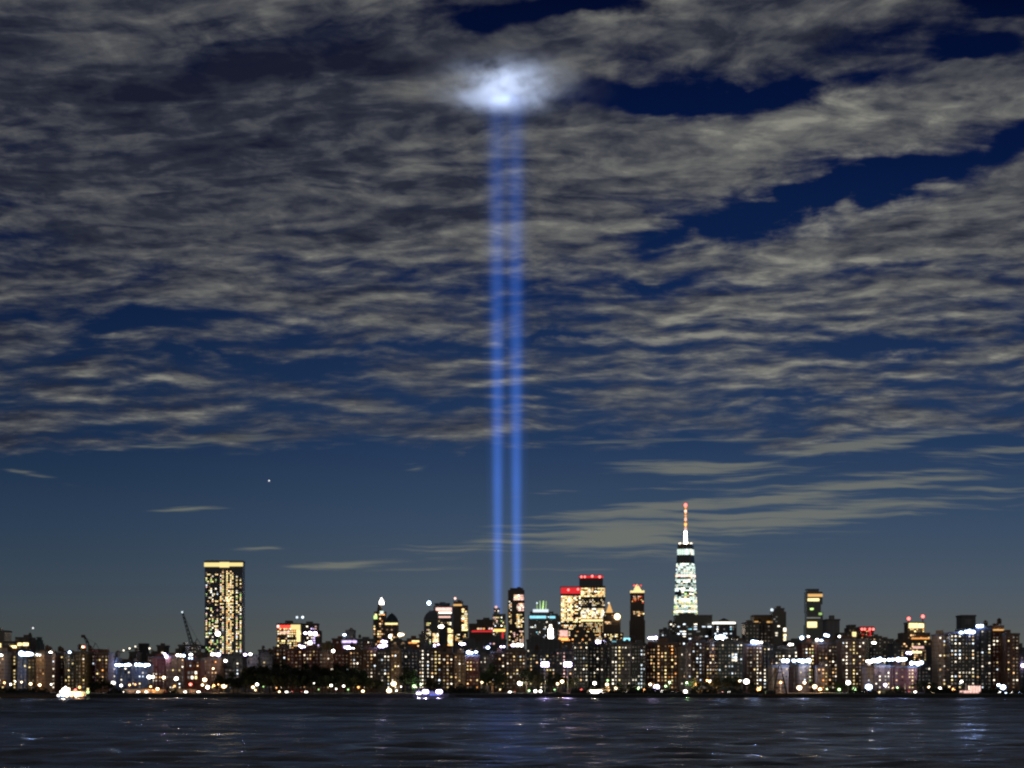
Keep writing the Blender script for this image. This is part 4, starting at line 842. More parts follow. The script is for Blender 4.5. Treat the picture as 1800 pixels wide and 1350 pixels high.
SL = [ # px, py, Y, colour, globe radius, power
    (19, 1203, 1330, 'glow_white', .9, 900), (8, 1200, 1400, 'glow_orange', .7, 3000), (27, 1198, 1380, 'glow_white', .6, 0), (54, 1202, 1330, 'glow_warm', 1.1, 1800), (70, 1204, 1330, 'glow_warm', 1.3, 3500), (38, 1199, 1370, 'glow_warm', .6, 600), (90, 1203, 1340, 'glow_white', .6, 500),
    (199, 1201, 1290, 'glow_white', 1.3, 2500), (213, 1205, 1280, 'glow_white', .8, 500), (228, 1204, 1300, 'glow_orange', 1.2, 2500), (238, 1203, 1300, 'glow_orange', .6, 500), (262, 1190, 1330, 'glow_white', 1.5, 4500), (269, 1190, 1330, 'glow_white', 1.4, 3000), (265, 1207, 1290, 'glow_orange', .9, 1500), (288, 1191, 1320, 'glow_warm', 1.5, 4000),
    (277, 1211, 1280, 'glow_warm', .9, 900), (310, 1193, 1320, 'glow_white', 1.5, 3500), (307, 1206, 1300, 'glow_orange', .6, 800), (335, 1203, 1300, 'glow_red', 1.0, 1600), (360, 1195, 1310, 'glow_warm', 1.3, 2500), (356, 1204, 1300, 'glow_warm', 1.1, 1200), (365, 1208, 1290, 'glow_white', 1.1, 900), (376, 1205, 1290, 'glow_orange', 1.0, 2000), (393, 1205, 1280, 'glow_warm', 2.9, 9000), (384, 1203, 1290, 'glow_orange', 1.1, 1500),
    (375, 1175, 1330, 'glow_warm', .9, 500), (445, 1208, 1226, 'glow_warm', 1.5, 1400), (452, 1203, 1226, 'glow_white', 1.2, 900), (449, 1213, 1226, 'glow_warm', 1.0, 500), (463, 1207, 1226, 'glow_green', .8, 400), (486, 1209, 1226, 'glow_orange', .9, 900), (491, 1216, 1222, 'glow_warm', .8, 500), (552, 1201, 1224, 'glow_white', .7, 200), (560, 1212, 1224, 'glow_green', .7, 300),
    (582, 1205, 1224, 'glow_white', 1.0, 400), (604, 1206, 1224, 'glow_white', 1.0, 500), (612, 1212, 1226, 'glow_green', 1.0, 700), (591, 1211, 1224, 'glow_white', .5, 100), (630, 1208, 1230, 'glow_orange', .9, 700), (638, 1215, 1224, 'glow_warm', 1.5, 900), (646, 1199, 1250, 'glow_white', .5, 0),
    (692, 1202, 1330, 'glow_warm', 1.7, 3800), (684, 1214, 1240, 'glow_warm', 1.5, 1400), (697, 1214, 1240, 'glow_white', .6, 200), (728, 1206, 1280, 'glow_green', 1.1, 1800), (740, 1203, 1290, 'glow_green', 1.0, 1800), (705, 1207, 1290, 'glow_white', .7, 300),
    (847, 1200, 1300, 'glow_warm', 1.7, 3500), (856, 1201, 1300, 'glow_warm', 1.0, 800), (879, 1212, 1240, 'glow_warm', .6, 300), (914, 1201, 1290, 'glow_white', 1.5, 3000), (941, 1215, 1224, 'glow_white', 1.1, 300), (950, 1215, 1224, 'glow_white', 1.0, 300), (980, 1202, 1270, 'glow_warm', 1.4, 2200), (988, 1198, 1280, 'glow_warm', 1.3, 2200), (930, 1214, 1260, 'glow_green', .7, 700), (975, 1212, 1240, 'glow_green', .6, 900),
    (1022, 1213, 1250, 'glow_red', 1.2, 900), (1045, 1201, 1290, 'glow_white', 1.3, 2200), (1067, 1203, 1300, 'glow_warm', 1.4, 2600), (1082, 1210, 1260, 'glow_warm', 1.1, 1100), (1068, 1196, 1310, 'glow_green', .6, 600), (1122, 1210, 1270, 'glow_green', 1.2, 1800), (1131, 1213, 1250, 'glow_orange', 1.1, 1500), (1143, 1203, 1300, 'glow_warm', 1.3, 2400),
    (1154, 1208, 1280, 'glow_violet', 1.8, 2200), (1162, 1215, 1240, 'glow_white', 1.2, 600), (1177, 1199, 1300, 'glow_green', 1.2, 3200), (1170, 1206, 1290, 'glow_green', .9, 1500), (1204, 1216, 1228, 'glow_white', 1.6, 700), (1207, 1200, 1300, 'glow_green', .7, 3200), (1223, 1203, 1300, 'glow_orange', 1.4, 2600), (1234, 1209, 1270, 'glow_orange', 1.2, 2400), (1248, 1198, 1300, 'glow_warm', 1.4, 2800), (1243, 1196, 1300, 'glow_orange', .9, 1500),
    (1312, 1198, 1290, 'glow_white', 1.7, 2400), (1334, 1212, 1250, 'glow_orange', 1.6, 2600), (1300, 1197, 1300, 'glow_warm', .7, 400), (1405, 1209, 1270, 'glow_warm', 1.9, 2600), (1414, 1200, 1330, 'glow_warm', 1.4, 4500), (1432, 1207, 1290, 'glow_warm', 1.4, 2600), (1441, 1211, 1330, 'glow_orange', 1.5, 11000), (1454, 1211, 1270, 'glow_green', 1.0, 1600), (1470, 1224, 1215, 'glow_white', 1.4, 300), (1491, 1200, 1270, 'glow_white', 1.7, 2800),
    (1502, 1211, 1260, 'glow_green', 1.2, 1400), (1497, 1218, 1240, 'glow_green', 1.1, 900), (1475, 1212, 1260, 'glow_green', .9, 900), (1372, 1200, 1340, 'glow_orange', .8, 9000), (1527, 1208, 1310, 'glow_blue', 2.2, 6500), (1545, 1217, 1250, 'glow_warm', 1.7, 1500), (1556, 1204, 1290, 'glow_violet', 1.5, 1800), (1550, 1221, 1225, 'glow_orange', 1.0, 500), (1569, 1210, 1290, 'glow_warm', .9, 900), (1577, 1209, 1280, 'glow_green', 1.3, 1600),
    (1633, 1208, 1280, 'glow_warm', 1.5, 1500), (1638, 1217, 1250, 'glow_warm', 1.8, 1200), (1652, 1211, 1280, 'glow_white', 1.5, 1600), (1668, 1209, 1280, 'glow_warm', 1.5, 1800), (1676, 1212, 1280, 'glow_orange', 1.0, 900), (1690, 1198, 1290, 'glow_white', 1.2, 2600), (1731, 1224, 1215, 'glow_white', 1.6, 400), (1688, 1222, 1216, 'glow_white', 1.5, 400),
    (1748, 1219, 1225, 'glow_blue', 1.5, 600), (1758, 1219, 1225, 'glow_white', 1.4, 400), (1768, 1219, 1225, 'glow_blue', 1.3, 400), (1779, 1219, 1225, 'glow_white', 1.7, 500), (1792, 1218, 1225, 'glow_blue', 1.3, 400), (1763, 1208, 1290, 'glow_blue', 2.0, 5200), (1755, 1204, 1300, 'glow_blue', 1.1, 2000)]
SL.sort()
for i, l in enumerate(SL): street_lamp(*l, i + 1)

def floodlight(px, py, Y, n, mat, r, power, label, step=2.2, group='floodlights on the roofs'):
    r *= .95; step *= .95; power *= 1.3
    t = thing('floodlight', label, 'floodlight', P(px, py, Y), group)
    w = (n - 1) * step / 2
    fr = MB(); fr.tube((-w - .5, .5, -r * .4), (w + .5, .5, -r * .4), .12)
    for q in (-w, w) if n > 1 else (0,): fr.tube((q, .5, -r - 1.4), (q, .5, -r * .4), .12)
    fr.build('frame', 'steel_dark', t)
    if mat not in BALLS: street_dummy = BALLS.setdefault(mat, (MB().ball((0, 0, 0), 1, 12, 8, sz=.85).mesh('globe', mat), None))
    for k in range(n): inst('lamp', BALLS[mat][0], t, (-w + k * step * 1.12 + R.uniform(-.3, .3), 0, R.uniform(-.25, .25) * r), (r * R.uniform(.6, 1), r * .6, r * R.uniform(.5, 1.05)))
    if power: point(t, (0, -r - .8, -.2), mat, power)
FL = [ # px, py, Y, lamps, colour, radius, power, label
    (45, 1149, 1455, 4, 'glow_blue', 2.1, 5000, 'largest white rooftop floodlight bank at far left'),
    (2, 1152, 1450, 1, 'glow_white', 1.6, 500, 'single white roof lamp at the very left edge'),
    (67, 1151, 1425, 2, 'glow_white', 1.0, 600, 'dim pale roof lamp beside the slim rounded tower'),
    (81, 1149, 1475, 1, 'glow_white', .9, 300, 'smaller left lamp of the pair right of the slim rounded tower'),
    (89, 1148, 1475, 1, 'glow_white', 1.6, 700, 'larger right lamp of the pair right of the slim rounded tower'),
    (122, 1146, 1470, 1, 'glow_blue', 1.6, 1200, 'round blue white roof lamp left of the small crane'),
    (10, 1141, 2250, 1, 'glow_white', 1.6, 0, 'small white lamp in front of the sloping yellow windows'),
    (214, 1169, 1500, 5, 'glow_blue', 1.5, 4000, 'left of two wide white floodlight banks under the bridge cable'),
    (249, 1169, 1490, 5, 'glow_blue', 1.5, 4000, 'right of two wide white floodlight banks under the bridge cable'),
    (227, 1169, 1500, 2, 'glow_white', .9, 400, 'small pale lamp pair between the two wide white floodlight banks'),
    (292, 1155, 1530, 1, 'glow_violet', 1.8, 2200, 'violet white roof lamp left of the tall crane, lower of two'),
    (290, 1149, 1560, 1, 'glow_violet', 1.0, 600, 'faint violet roof lamp just above the larger violet one'),
    (314, 1152, 1520, 2, 'glow_white', 1.3, 1200, 'white roof lamp pair left of the tall crane'),
    (323, 1152, 1520, 1, 'glow_blue', 1.7, 1200, 'blue white roof lamp just left of the tall crane'),
    (336, 1150, 1480, 1, 'glow_white', 1.7, 900, 'white roof lamp at the foot of the tall crane'), (335, 1157, 1450, 2, 'glow_blue', .8, 200, 'small roof lamp pair below the lamp at the foot of the tall crane'),
    (375, 1150, 1490, 2, 'glow_white', 1.4, 1200, 'white lamp pair at the left foot of the slab tower'), (384, 1150, 1490, 1, 'glow_violet', 1.9, 1500, 'violet lamp beside the white pair at the foot of the slab tower'),
    (383, 1115, 3900, 1, 'glow_white', 7.0, 0, 'big soft white light on the lower front of the slab tower'),
    (431, 1150, 1590, 1, 'glow_violet', 1.8, 1500, 'left lamp of the white pair right of the slab tower'), (440, 1150, 1590, 1, 'glow_white', 1.7, 1200, 'right lamp of the white pair right of the slab tower'),
    (397, 1161, 1500, 1, 'glow_white', 1.3, 400, 'small white lamp below the foot of the slab tower'),
    (530, 1137, 3300, 4, 'glow_violet', 3.6, 0, 'white glare at the foot of the sign tower'), (545, 1130, 3300, 1, 'glow_white', 4.2, 0, 'round white light right of the glare at the sign tower'), (537, 1113, 3300, 1, 'glow_violet', 4.0, 0, 'left light of the violet trio on the sign tower'), (545, 1113, 3300, 1, 'glow_white', 3.8, 0, 'middle light of the violet trio on the sign tower'), (554, 1114, 3300, 1, 'glow_violet', 4.0, 0, 'right light of the violet trio on the sign tower'),
    (586, 1145, 1550, 1, 'glow_white', 1.4, 600, 'white roof lamp between the sign tower and the violet terrace'),
    (606, 1116, 2080, 1, 'glow_blue', 2.4, 0, 'round white lamp above the violet roof terrace'), (612, 1138, 2050, 4, 'glow_violet', 2.0, 0, 'broad violet white light bank under the roof terrace'), (624, 1139, 2050, 1, 'glow_white', 2.4, 0, 'round lamp at the right end of the violet light bank'),
    (672, 1136, 1500, 3, 'glow_violet', 1.9, 2500, 'violet white floodlight bank below the pinnacle tower'), (675, 1128, 1600, 2, 'glow_violet', 1.6, 0, 'faint violet lamp above the bank below the pinnacle tower'), (647, 1142, 1510, 1, 'glow_white', 1.3, 300, 'small white roof lamp left of the bank below the pinnacle tower'),
    (686, 1118, 4600, 1, 'glow_white', 5.0, 0, 'white lamp at the foot of the domed tower'), (704, 1115, 2400, 2, 'glow_warm', 3.6, 0, 'big round cream lamp right of the domed tower'),
    (766, 1135, 2300, 3, 'glow_violet', 2.2, 0, 'white glare below the curved shouldered tower'), (775, 1101, 4600, 3, 'glow_white', 4.6, 0, 'white light patch on the tower with pink floors'), (812, 1132, 2400, 3, 'glow_violet', 2.0, 0, 'white lights left below the red lit block'),
    (826, 1147, 1440, 2, 'glow_blue', 1.7, 3000, 'left and larger blue roof lamp on the red brick block'), (836, 1146, 1440, 1, 'glow_blue', 1.3, 1500, 'right and smaller blue roof lamp on the red brick block'), (858, 1138, 1500, 1, 'glow_blue', 1.9, 1600, 'blue white roof lamp below the left light beam'),
    (903, 1135, 1500, 1, 'glow_violet', 1.8, 1200, 'left lamp of the white pair at the foot of the right light beam'), (913, 1134, 1500, 2, 'glow_white', 1.7, 1200, 'right lamp of the white pair at the foot of the right light beam'), (883, 1137, 1500, 2, 'glow_violet', .9, 300, 'small violet lamp between the two light beams'),
    (1055, 1128, 1500, 3, 'glow_violet', 1.8, 2500, 'violet white rooftop bank left of the teal arched roof'), (1147, 1122, 1480, 3, 'glow_violet', 1.8, 2500, 'violet white rooftop bank right of the slender crowned tower'),
    (1266, 1120, 1440, 3, 'glow_blue', 1.9, 3000, 'blue white rooftop bank under the white ringed round tower'), (1277, 1123, 1440, 3, 'glow_white', 1.3, 500, 'row of small white lamps right of the bank under the round tower'),
    (1326, 1128, 1430, 2, 'glow_blue', 1.9, 3500, 'blue rooftop floodlight below the plain black slabs'), (1335, 1129, 1430, 2, 'glow_white', 1.0, 400, 'small white lamps right of the blue floodlight below the black slabs'),
    (1390, 1133, 1640, 2, 'glow_white', 1.5, 600, 'cream lamp right of the tower with the white edge'), (1410, 1122, 1640, 1, 'glow_blue', 1.9, 900, 'white lamp left of the foot of the stacked tower'), (1421, 1119, 1640, 1, 'glow_white', 1.2, 200, 'small white lamp at the foot of the stacked tower'),
    (1436, 1124, 1500, 1, 'glow_white', 1.5, 700, 'left lamp of the trio right below the stacked tower'), (1444, 1125, 1500, 1, 'glow_blue', 1.7, 900, 'middle lamp of the trio right below the stacked tower'), (1453, 1117, 1600, 2, 'glow_blue', 1.7, 900, 'highest lamp of the trio right below the stacked tower'), (1476, 1119, 1600, 1, 'glow_white', 1.7, 500, 'white lamp at the foot of the plain grey tower'),
    (1380, 1162, 1400, 2, 'glow_blue', 1.9, 4500, 'leftmost blue floodlight on the low orange lit blocks'), (1396, 1162, 1400, 1, 'glow_blue', 1.7, 2500, 'middle blue floodlight on the low orange lit blocks'), (1412, 1162, 1400, 4, 'glow_blue', 1.8, 5000, 'widest and rightmost blue floodlight on the low orange lit blocks'),
    (1531, 1163, 1390, 3, 'glow_white', 1.5, 1500, 'left end of the long blue white roof glare'), (1544, 1160, 1395, 4, 'glow_blue', 2.0, 5500, 'brightest bank of the long blue white roof glare'), (1566, 1160, 1395, 2, 'glow_blue', 1.7, 3000, 'small middle bank of the long blue white roof glare'), (1585, 1159, 1395, 3, 'glow_blue', 1.9, 5000, 'right bank of the long blue white roof glare'), (1610, 1166, 1395, 4, 'glow_blue', 1.8, 4500, 'lower separate blue floodlight right of the long roof glare'), (1597, 1148, 1500, 2, 'glow_violet', 1.4, 500, 'small lamp above the gap in the blue roof glare'),
    (1536, 1130, 2300, 2, 'glow_white', 1.9, 0, 'white diagonal lights beside the red lit roof'), (1689, 1112, 1400, 1, 'glow_blue', 1.7, 1800, 'left lamp on the tall black block at far right'), (1704, 1111, 1400, 3, 'glow_blue', 1.9, 3500, 'wide blue white lamp on the tall black block at far right'), (1722, 1100, 1430, 2, 'glow_blue', 1.9, 1800, 'topmost blue white lamp at far right beside the square tower'), (1798, 1169, 1500, 1, 'glow_violet', 1.8, 700, 'pinkish lamp at the right edge of the photo')]
for f in FL: floodlight(*f)
def mast(px, py, Y, label):
    t = thing('floodlight_mast', label, 'floodlight mast', (P(px, 0, Y).x, Y, GZ), 'violet floodlight masts in the park'); h = P(px, py, Y).z - GZ
    MB().tube((0, .5, -.1), (0, .5, h + 1), .22, .12, 8).box(-2.6, 2.6, .35, .55, h - .9, h - .75).box(-2.6, 2.6, .35, .55, h + .8, h + .95).build('pole', 'steel_grey', t)
    for q in (-1.6, 0, 1.6):
        for zz in (-.7, .8): inst('lamp', BALLS['glow_violet'][0], t, (q, 0, h + zz), (.95, .6, .95))
    point(t, (0, -1.4, h), 'glow_violet', 9000)
mast(958, 1168, 1260, 'left one of two tall masts with a round violet white floodlight')
mast(998, 1168, 1260, 'right one of two tall masts with a round violet white floodlight')
for px, lb, top in ((1591, 'thin pale unlit mast before the low brick blocks right of centre right', 1203), (1698, 'thin pale mast beside the white lamp at far right', 1203), (1372, 'thin pale mast behind the legs of the derrick', 1196)):
    t = thing('flagpole', lb, 'pole', (P(px, 0, 1250).x, 1250, GZ)); MB().tube((0, 0, -.1), (0, 0, P(px, top, 1250).z - GZ), .28, .16, 8).ball((0, 0, P(px, top, 1250).z - GZ + .2), .3).build('pole', 'paint_white', t); MB().cyl(0, 0, -.1, .5, .6, .5, 10).build('base', 'pier_concrete', t)

# ------------------------------------------------------------------ cranes, bridge, derrick
def luffing_crane(px0, py0, px1, py1, Y, label, wd, red=False):
    b0 = P(px0, py0, Y); tip = P(px1, py1, Y) - b0
    t = thing('tower_crane', label, 'crane', (b0.x, Y, GZ)); hz = b0.z - GZ
    m = MB(); a = wd * .5
    for sx in (-a, a):
        for sy in (-a, a): m.tube((sx, sy, -.2), (sx, sy, hz), wd * .1)
    k = int(hz / (wd * 2))
    for i in range(k):
        z0 = hz * i / k; z1 = hz * (i + 1) / k
        m.tube((-a, -a, z0), (a, -a, z1), wd * .07); m.tube((a, -a, z0), (-a, -a, z1), wd * .07); m.tube((-a, a, z0), (a, a, z1), wd * .07)
    m.build('mast', 'steel_dark', t)
    j = MB(); d = Vector((tip.x, 0, tip.z)); L = d.length; dn = d.normalized(); side = Vector((dn.z, 0, -dn.x)) * wd * .55; o_ = Vector((0, 0, hz))
    ch = [side + Vector((0, -wd * .5, 0)), side + Vector((0, wd * .5, 0)), -side]
    for c in ch: j.tube(o_ + c, o_ + d + c * .35, wd * .17, wd * .1)
    n = int(L / (wd * 1.3))
    for i in range(n):
        f0 = i / n; f1 = (i + 1) / n; s0 = 1 - .65 * f0; s1 = 1 - .65 * f1
        for q in range(3): j.tube(o_ + d * f0 + ch[q] * s0, o_ + d * f1 + ch[(q + 1) % 3] * s1, wd * .1)
    j.build('jib', 'steel_dark', t)
    sg = 1 if tip.x < 0 else -1
    MB().box(min(0, sg * wd * 4), max(0, sg * wd * 4), -wd, wd, hz - wd * .2, hz + wd * 1.1).build('counter_jib', 'steel_dark', t)
    MB().box(-wd * .9, wd * .9, -wd * 1.5, -wd * .6, hz - wd * .9, hz + wd * .8).build('cab', 'paint_black', t)
    ap = o_ + Vector((sg * wd * 1.4, 0, wd * 3.4)); p_ = MB(); p_.tube(o_, ap, wd * .14); p_.tube(o_ + Vector((sg * wd * 3.5, 0, 0)), ap, wd * .1); p_.build('apex_frame', 'steel_dark', t)
    MB().tube(ap, o_ + d * .96, wd * .05).build('pendant_rope', 'steel_dark', t)
    MB().ball(o_ + d + Vector((0, -.5, 0)), 1.1 if not red else .1).build('tip_light', 'cool' if not red else 'steel_dark', t)
luffing_crane(339, 1140, 320.5, 1076, 2500, 'tall black luffing crane with a leaning jib left of the slab tower', 3.8)
luffing_crane(161, 1146, 147.5, 1119, 2200, 'small black crane with a bent jib above a red work light', 3.0, True)
floodlight(145, 1138, 2180, 2, 'glow_red', 2.2, 4000, 'soft red work light below the small crane', 2.6); floodlight(144, 1139, 2170, 1, 'glow_warm', 2.6, 0, 'bright cream work light beside the red one below the small crane')
t = thing('jib_head', 'black hooked steel head on top of the small crane', 'crane head', P(147, 1120, 2200)); MB().box(-2.6, 1.6, -1, 1, -.5, 2.6).tube((1, 0, 1), (6, 0, -7), 1.0, .8).build('steel_frame', 'steel_dark', t)
def bridge():
    Y = 4300.0; s = Y / F; t = thing('suspension_bridge', 'suspension bridge tower and cable picked out by a string of small white lights', 'bridge', (P(253, 0, Y).x, Y, 0))
    X = lambda px: (px - 253) * s; Z = lambda py: CAMH + (HZ - py) * s
    for sy in (-9, 9):
        w = MB()
        for a, c in ((245.5, 250.2), (255.8, 260.5)): w.box(X(a), X(c), sy - 3, sy + 3, -3, Z(1132))
        for y in (1131, 1146, 1160, 1175): w.box(X(245), X(261), sy - 3.2, sy + 3.2, Z(y + 3.5), Z(y))
        w.box(X(250.4), X(255.6), sy - 1.5, sy + 1.5, Z(1160), Z(1134)); w.build('tower', 'steel_dark', t)
    MB().box(X(80), X(420), -14, 14, Z(1182), Z(1178)).build('deck', 'steel_dark', t)
    def cab(px): d_ = abs(px - 253); return 1133 + d_ * .33 + (0 if px < 253 else d_ * .35)
    for sy in (-9, 9):
        m = MB(); pts = [(X(px), sy, Z(cab(px))) for px in range(150, 345, 6)]
        for p0, p1 in zip(pts, pts[1:]):
            if p0[2] > Z(1178) and p1[2] > Z(1178): m.tube(p0, p1, .5)
        m.build('cable', 'steel_dark', t)
        h = MB()
        for px in range(156, 320, 6):
            if cab(px) < 1176: h.tube((X(px), sy, Z(1178)), (X(px), sy, Z(cab(px))), .12, n=4)
        h.build('hanger_ropes', 'steel_dark', t)
    me = MB().ball((0, 0, 0), 1.7, 8, 6).mesh('cable_light', 'white')
    for px in [198, 208.5, 219, 229.5, 239.5, 264.5, 274.5, 284, 293]: inst('cable_light', me, t, (X(px), -10.5, Z(cab(px)) + 1))
    me2 = MB().ball((0, 0, 0), 1.7, 8, 6).mesh('cable_light', 'dimwarm')
    for px in [187, 177, 167]: inst('cable_light', me2, t, (X(px), -10.5, Z(cab(px)) + 1))
bridge()
def derrick():
    Y = 1186.0; t = thing('derrick', 'black steel A-frame derrick standing at the water right of centre', 'derrick', (P(1371, 0, Y).x, Y, 2.2)); h = P(0, 1168, Y).z - 2.2; w = 12.5 * Y / F
    for s_, nm in ((-1, 'leg'), (1, 'leg')):
        m = MB(); a = Vector((s_ * w, 0, 0)); c = Vector((s_ * .3, 0, h)); m.tube(a, c, .5, .28, 6); m.tube(a + Vector((0, 3, 0)), c, .3, .2)
        for i in range(6):
            f = i / 6; g_ = (i + 1) / 6; m.tube(a.lerp(c, f), (a + Vector((0, 3, 0))).lerp(c, g_), .12)
        m.build(nm, 'steel_dark', t)
    for f in (.25, .5, .75): MB().tube((-w * (1 - f), 0, h * f), (w * (1 - f), 0, h * f), .22).build('crossbar', 'steel_dark', t)
    MB().tube((-w, 0, 0), (w * .75, 0, h * .25), .15).build('brace', 'steel_dark', t); MB().tube((w, .4, 0), (-w * .75, .4, h * .25), .15).build('brace', 'steel_dark', t)
    MB().tube((0, 0, h), (-w * 2.2, 1, h * .2), .22).tube((0, 0, h), (-w * 2.6, 4, 0), .1).build('boom', 'steel_dark', t)
    MB().box(-w * 1.9, -w * .6, 1, 5, 0, 2.6).build('winch_house', 'steel_dark', t)
derrick()
def footbridge():
    Y = 1232.0; s = Y / F; t = thing('footbridge', 'small arched footbridge silhouetted before the glowing orange block', 'footbridge', (P(1447, 0, Y).x, Y, GZ)); m = MB(); k = MB(); n = 14
    for i in range(n):
        a0 = i / n * math.pi; a1 = (i + 1) / n * math.pi; r = 11 * s
        for yy in (0, 2.4): m.tube((-r * math.cos(a0), yy, 1 + 3.2 * math.sin(a0)), (-r * math.cos(a1), yy, 1 + 3.2 * math.sin(a1)), .24)
        if 0 < i: k.tube((-r * math.cos(a0), 0, 1.2), (-r * math.cos(a0), 0, 1 + 3.2 * math.sin(a0)), .06, n=4)
    m.build('arch', 'steel_dark', t); MB().box(-15 * s, 15 * s, 0, 2.4, .8, 1.2).build('deck', 'pier_concrete', t); k.build('hangers', 'steel_dark', t)
footbridge()
def tent():
    Y = 1262.0; t = thing('marquee', 'small yellow lit tent right of the block with three white windows', 'tent', (P(1236, 0, Y).x, Y, GZ)); MB().prism([(-4, 0), (4, 0), (4, 5), (-4, 5)], 2.2, [(-.3, 2), (.3, 2), (.3, 3), (-.3, 3)], 4.6).build('roof', 'paint_white', t); MB().box(-3.8, 3.8, .2, 4.8, 0, 2.19).build('lit_wall', 'band_amber', t)
tent()
def retaining(x0, x1, Y, z, label):
    t = thing('retaining_wall', label, 'wall', (P((x0 + x1) / 2, 0, Y).x, Y, GZ)); w = (x1 - x0) / 2 * Y / F
    MB().box(-w, w, 0, .5, -.2, z).build('wall', 'wall_concrete', t); MB().box(-w - .1, w + .1, -.1, .6, z, z + .18).build('coping', 'coping', t)
retaining(214, 345, 1292, 2.3, 'long low added wall standing in for the orange lit road on the left')  # added wall that catches the lamplight in place of the lit road
retaining(405, 424, 1270, 2.2, 'short pale wall stub right of the large orange street light')
retaining(1030, 1105, 1300, 2.4, 'low wall lit yellow green at the foot of the teal roofed block')
retaining(1545, 1592, 1262, 1.6, 'low pale wall left of the thin mast at right')
def pavilion(x0, x1, Y, z, label, mt):
    t = thing('pavilion', label, 'pavilion', (P((x0 + x1) / 2, 0, Y).x, Y, GZ)); w = (x1 - x0) / 2 * Y / F
    MB().box(-w - .5, w + .5, -.5, 5, z, z + .3).build('roof', 'slate', t); MB().box(-w, w, .3, 4.5, 0, z - .01).build('lit_wall', mt, t)
    pm = MB().tube((0, 0, 0), (0, 0, z), .1).mesh('post', 'steel_dark')
    for i in range(5): inst('post', pm, t, (-w + 2 * w * i / 4, -.2, 0))
pavilion(1689, 1703, 1222, 1.6, 'small red white lit kiosk at far right by the water', 'pink'); pavilion(1705, 1724, 1235, 4.6, 'pinkish lit pavilion with red trim at far right', 'pink'); pavilion(1036, 1060, 1222, 1.8, 'low white lit shelter on the bank right of the black block', 'glow_white')

# ------------------------------------------------------------------ boats and cars
def hull(L, W, h):
    pts = [(-.5, .45), (-.42, .5), (.25, .5), (.42, .3), (.5, 0), (.42, -.3), (.25, -.5), (-.42, -.5), (-.5, -.45)]
    a = [(x * L * .94, y * W * .85) for x, y in pts]; b = [(x * L, y * W) for x, y in pts]; m = MB(); m.prism(a, -.6, b, h); return m
def ferry():
    Y = 1130.0; s = Y / F; t = thing('ferry', 'brightly lit white ferry with rows of orange lights at the left end of the shore', 'ferry', (P(127, 0, Y).x, Y, 0)); t.rotation_euler.z = math.pi + .05
    hull(19, 6, 1.5).build('hull', 'paint_blue', t)
    c = MB(); c.box(-7.6, 5.2, -2.6, 2.6, 1.51, 3.9).build('lower_cabin', 'paint_white', t); MB().box(-6.6, 3.2, -2.3, 2.3, 3.91, 4.1).build('upper_deck', 'paint_white', t)
    wh = MB().box(1.2, 3.9, -1.7, 1.7, 4.11, 6.2).build('wheelhouse', 'paint_white', t); MB().box(3.91, 3.96, -1.5, 1.5, 5.0, 5.9).build('window', 'pane_dark', wh)
    me = MB().box(-.55, .55, -.04, .04, -.4, .4).mesh('window', 'orange')
    for i in range(7): inst('window', me, t, (-6.8 + i * 1.8, 2.64, 2.9))
    MB().tube((-2.5, 0, 4.1), (-2.5, 0, 8.6), .12, .06).tube((-3.6, 0, 7.6), (-1.4, 0, 7.6), .06).build('mast', 'steel_grey', t)
    rl = MB()
    for yy in (-2.3, 2.3): rl.tube((-6.6, yy, 5.0), (1, yy, 5.0), .05)
    for i in range(6):
        for yy in (-2.3, 2.3): rl.tube((-6.6 + i * 1.5, yy, 4.1), (-6.6 + i * 1.5, yy, 5.0), .04)
    rl.build('rail', 'steel_grey', t)
    for x, y, z, r, mt in ((4.4, 2.9, 5.0, 1.05, 'glow_white'), (5.8, 2.9, 3.9, .8, 'glow_white'), (3.3, 2.9, 6.6, .5, 'glow_white'), (5.3, 2.9, 2.0, .6, 'glow_blue'), (7.6, 2.4, 1.9, .55, 'glow_white'), (2.6, 3, 1.6, .7, 'glow_warm'), (-.2, 3, 1.7, .6, 'glow_orange'), (-2.6, 3, 1.7, .75, 'glow_warm'), (-6.2, 3, 2.2, .7, 'glow_orange'), (-2.2, 2.4, 5.0, .7, 'glow_red'), (-4.6, 2.4, 6.6, .7, 'glow_orange'), (-9, .5, 3.9, .85, 'glow_green'), (-9, .5, 5.6, .6, 'yellow'), (-1.2, 2.4, 4.0, .4, 'glow_green')):
        MB().ball((x, y, z), r, 10, 7).build('deck_light', mt, t)
    point(t, (4.4, 5.5, 5.2), 'glow_white', 6000); point(t, (-4, 4.5, 3), 'glow_warm', 1500)
ferry()
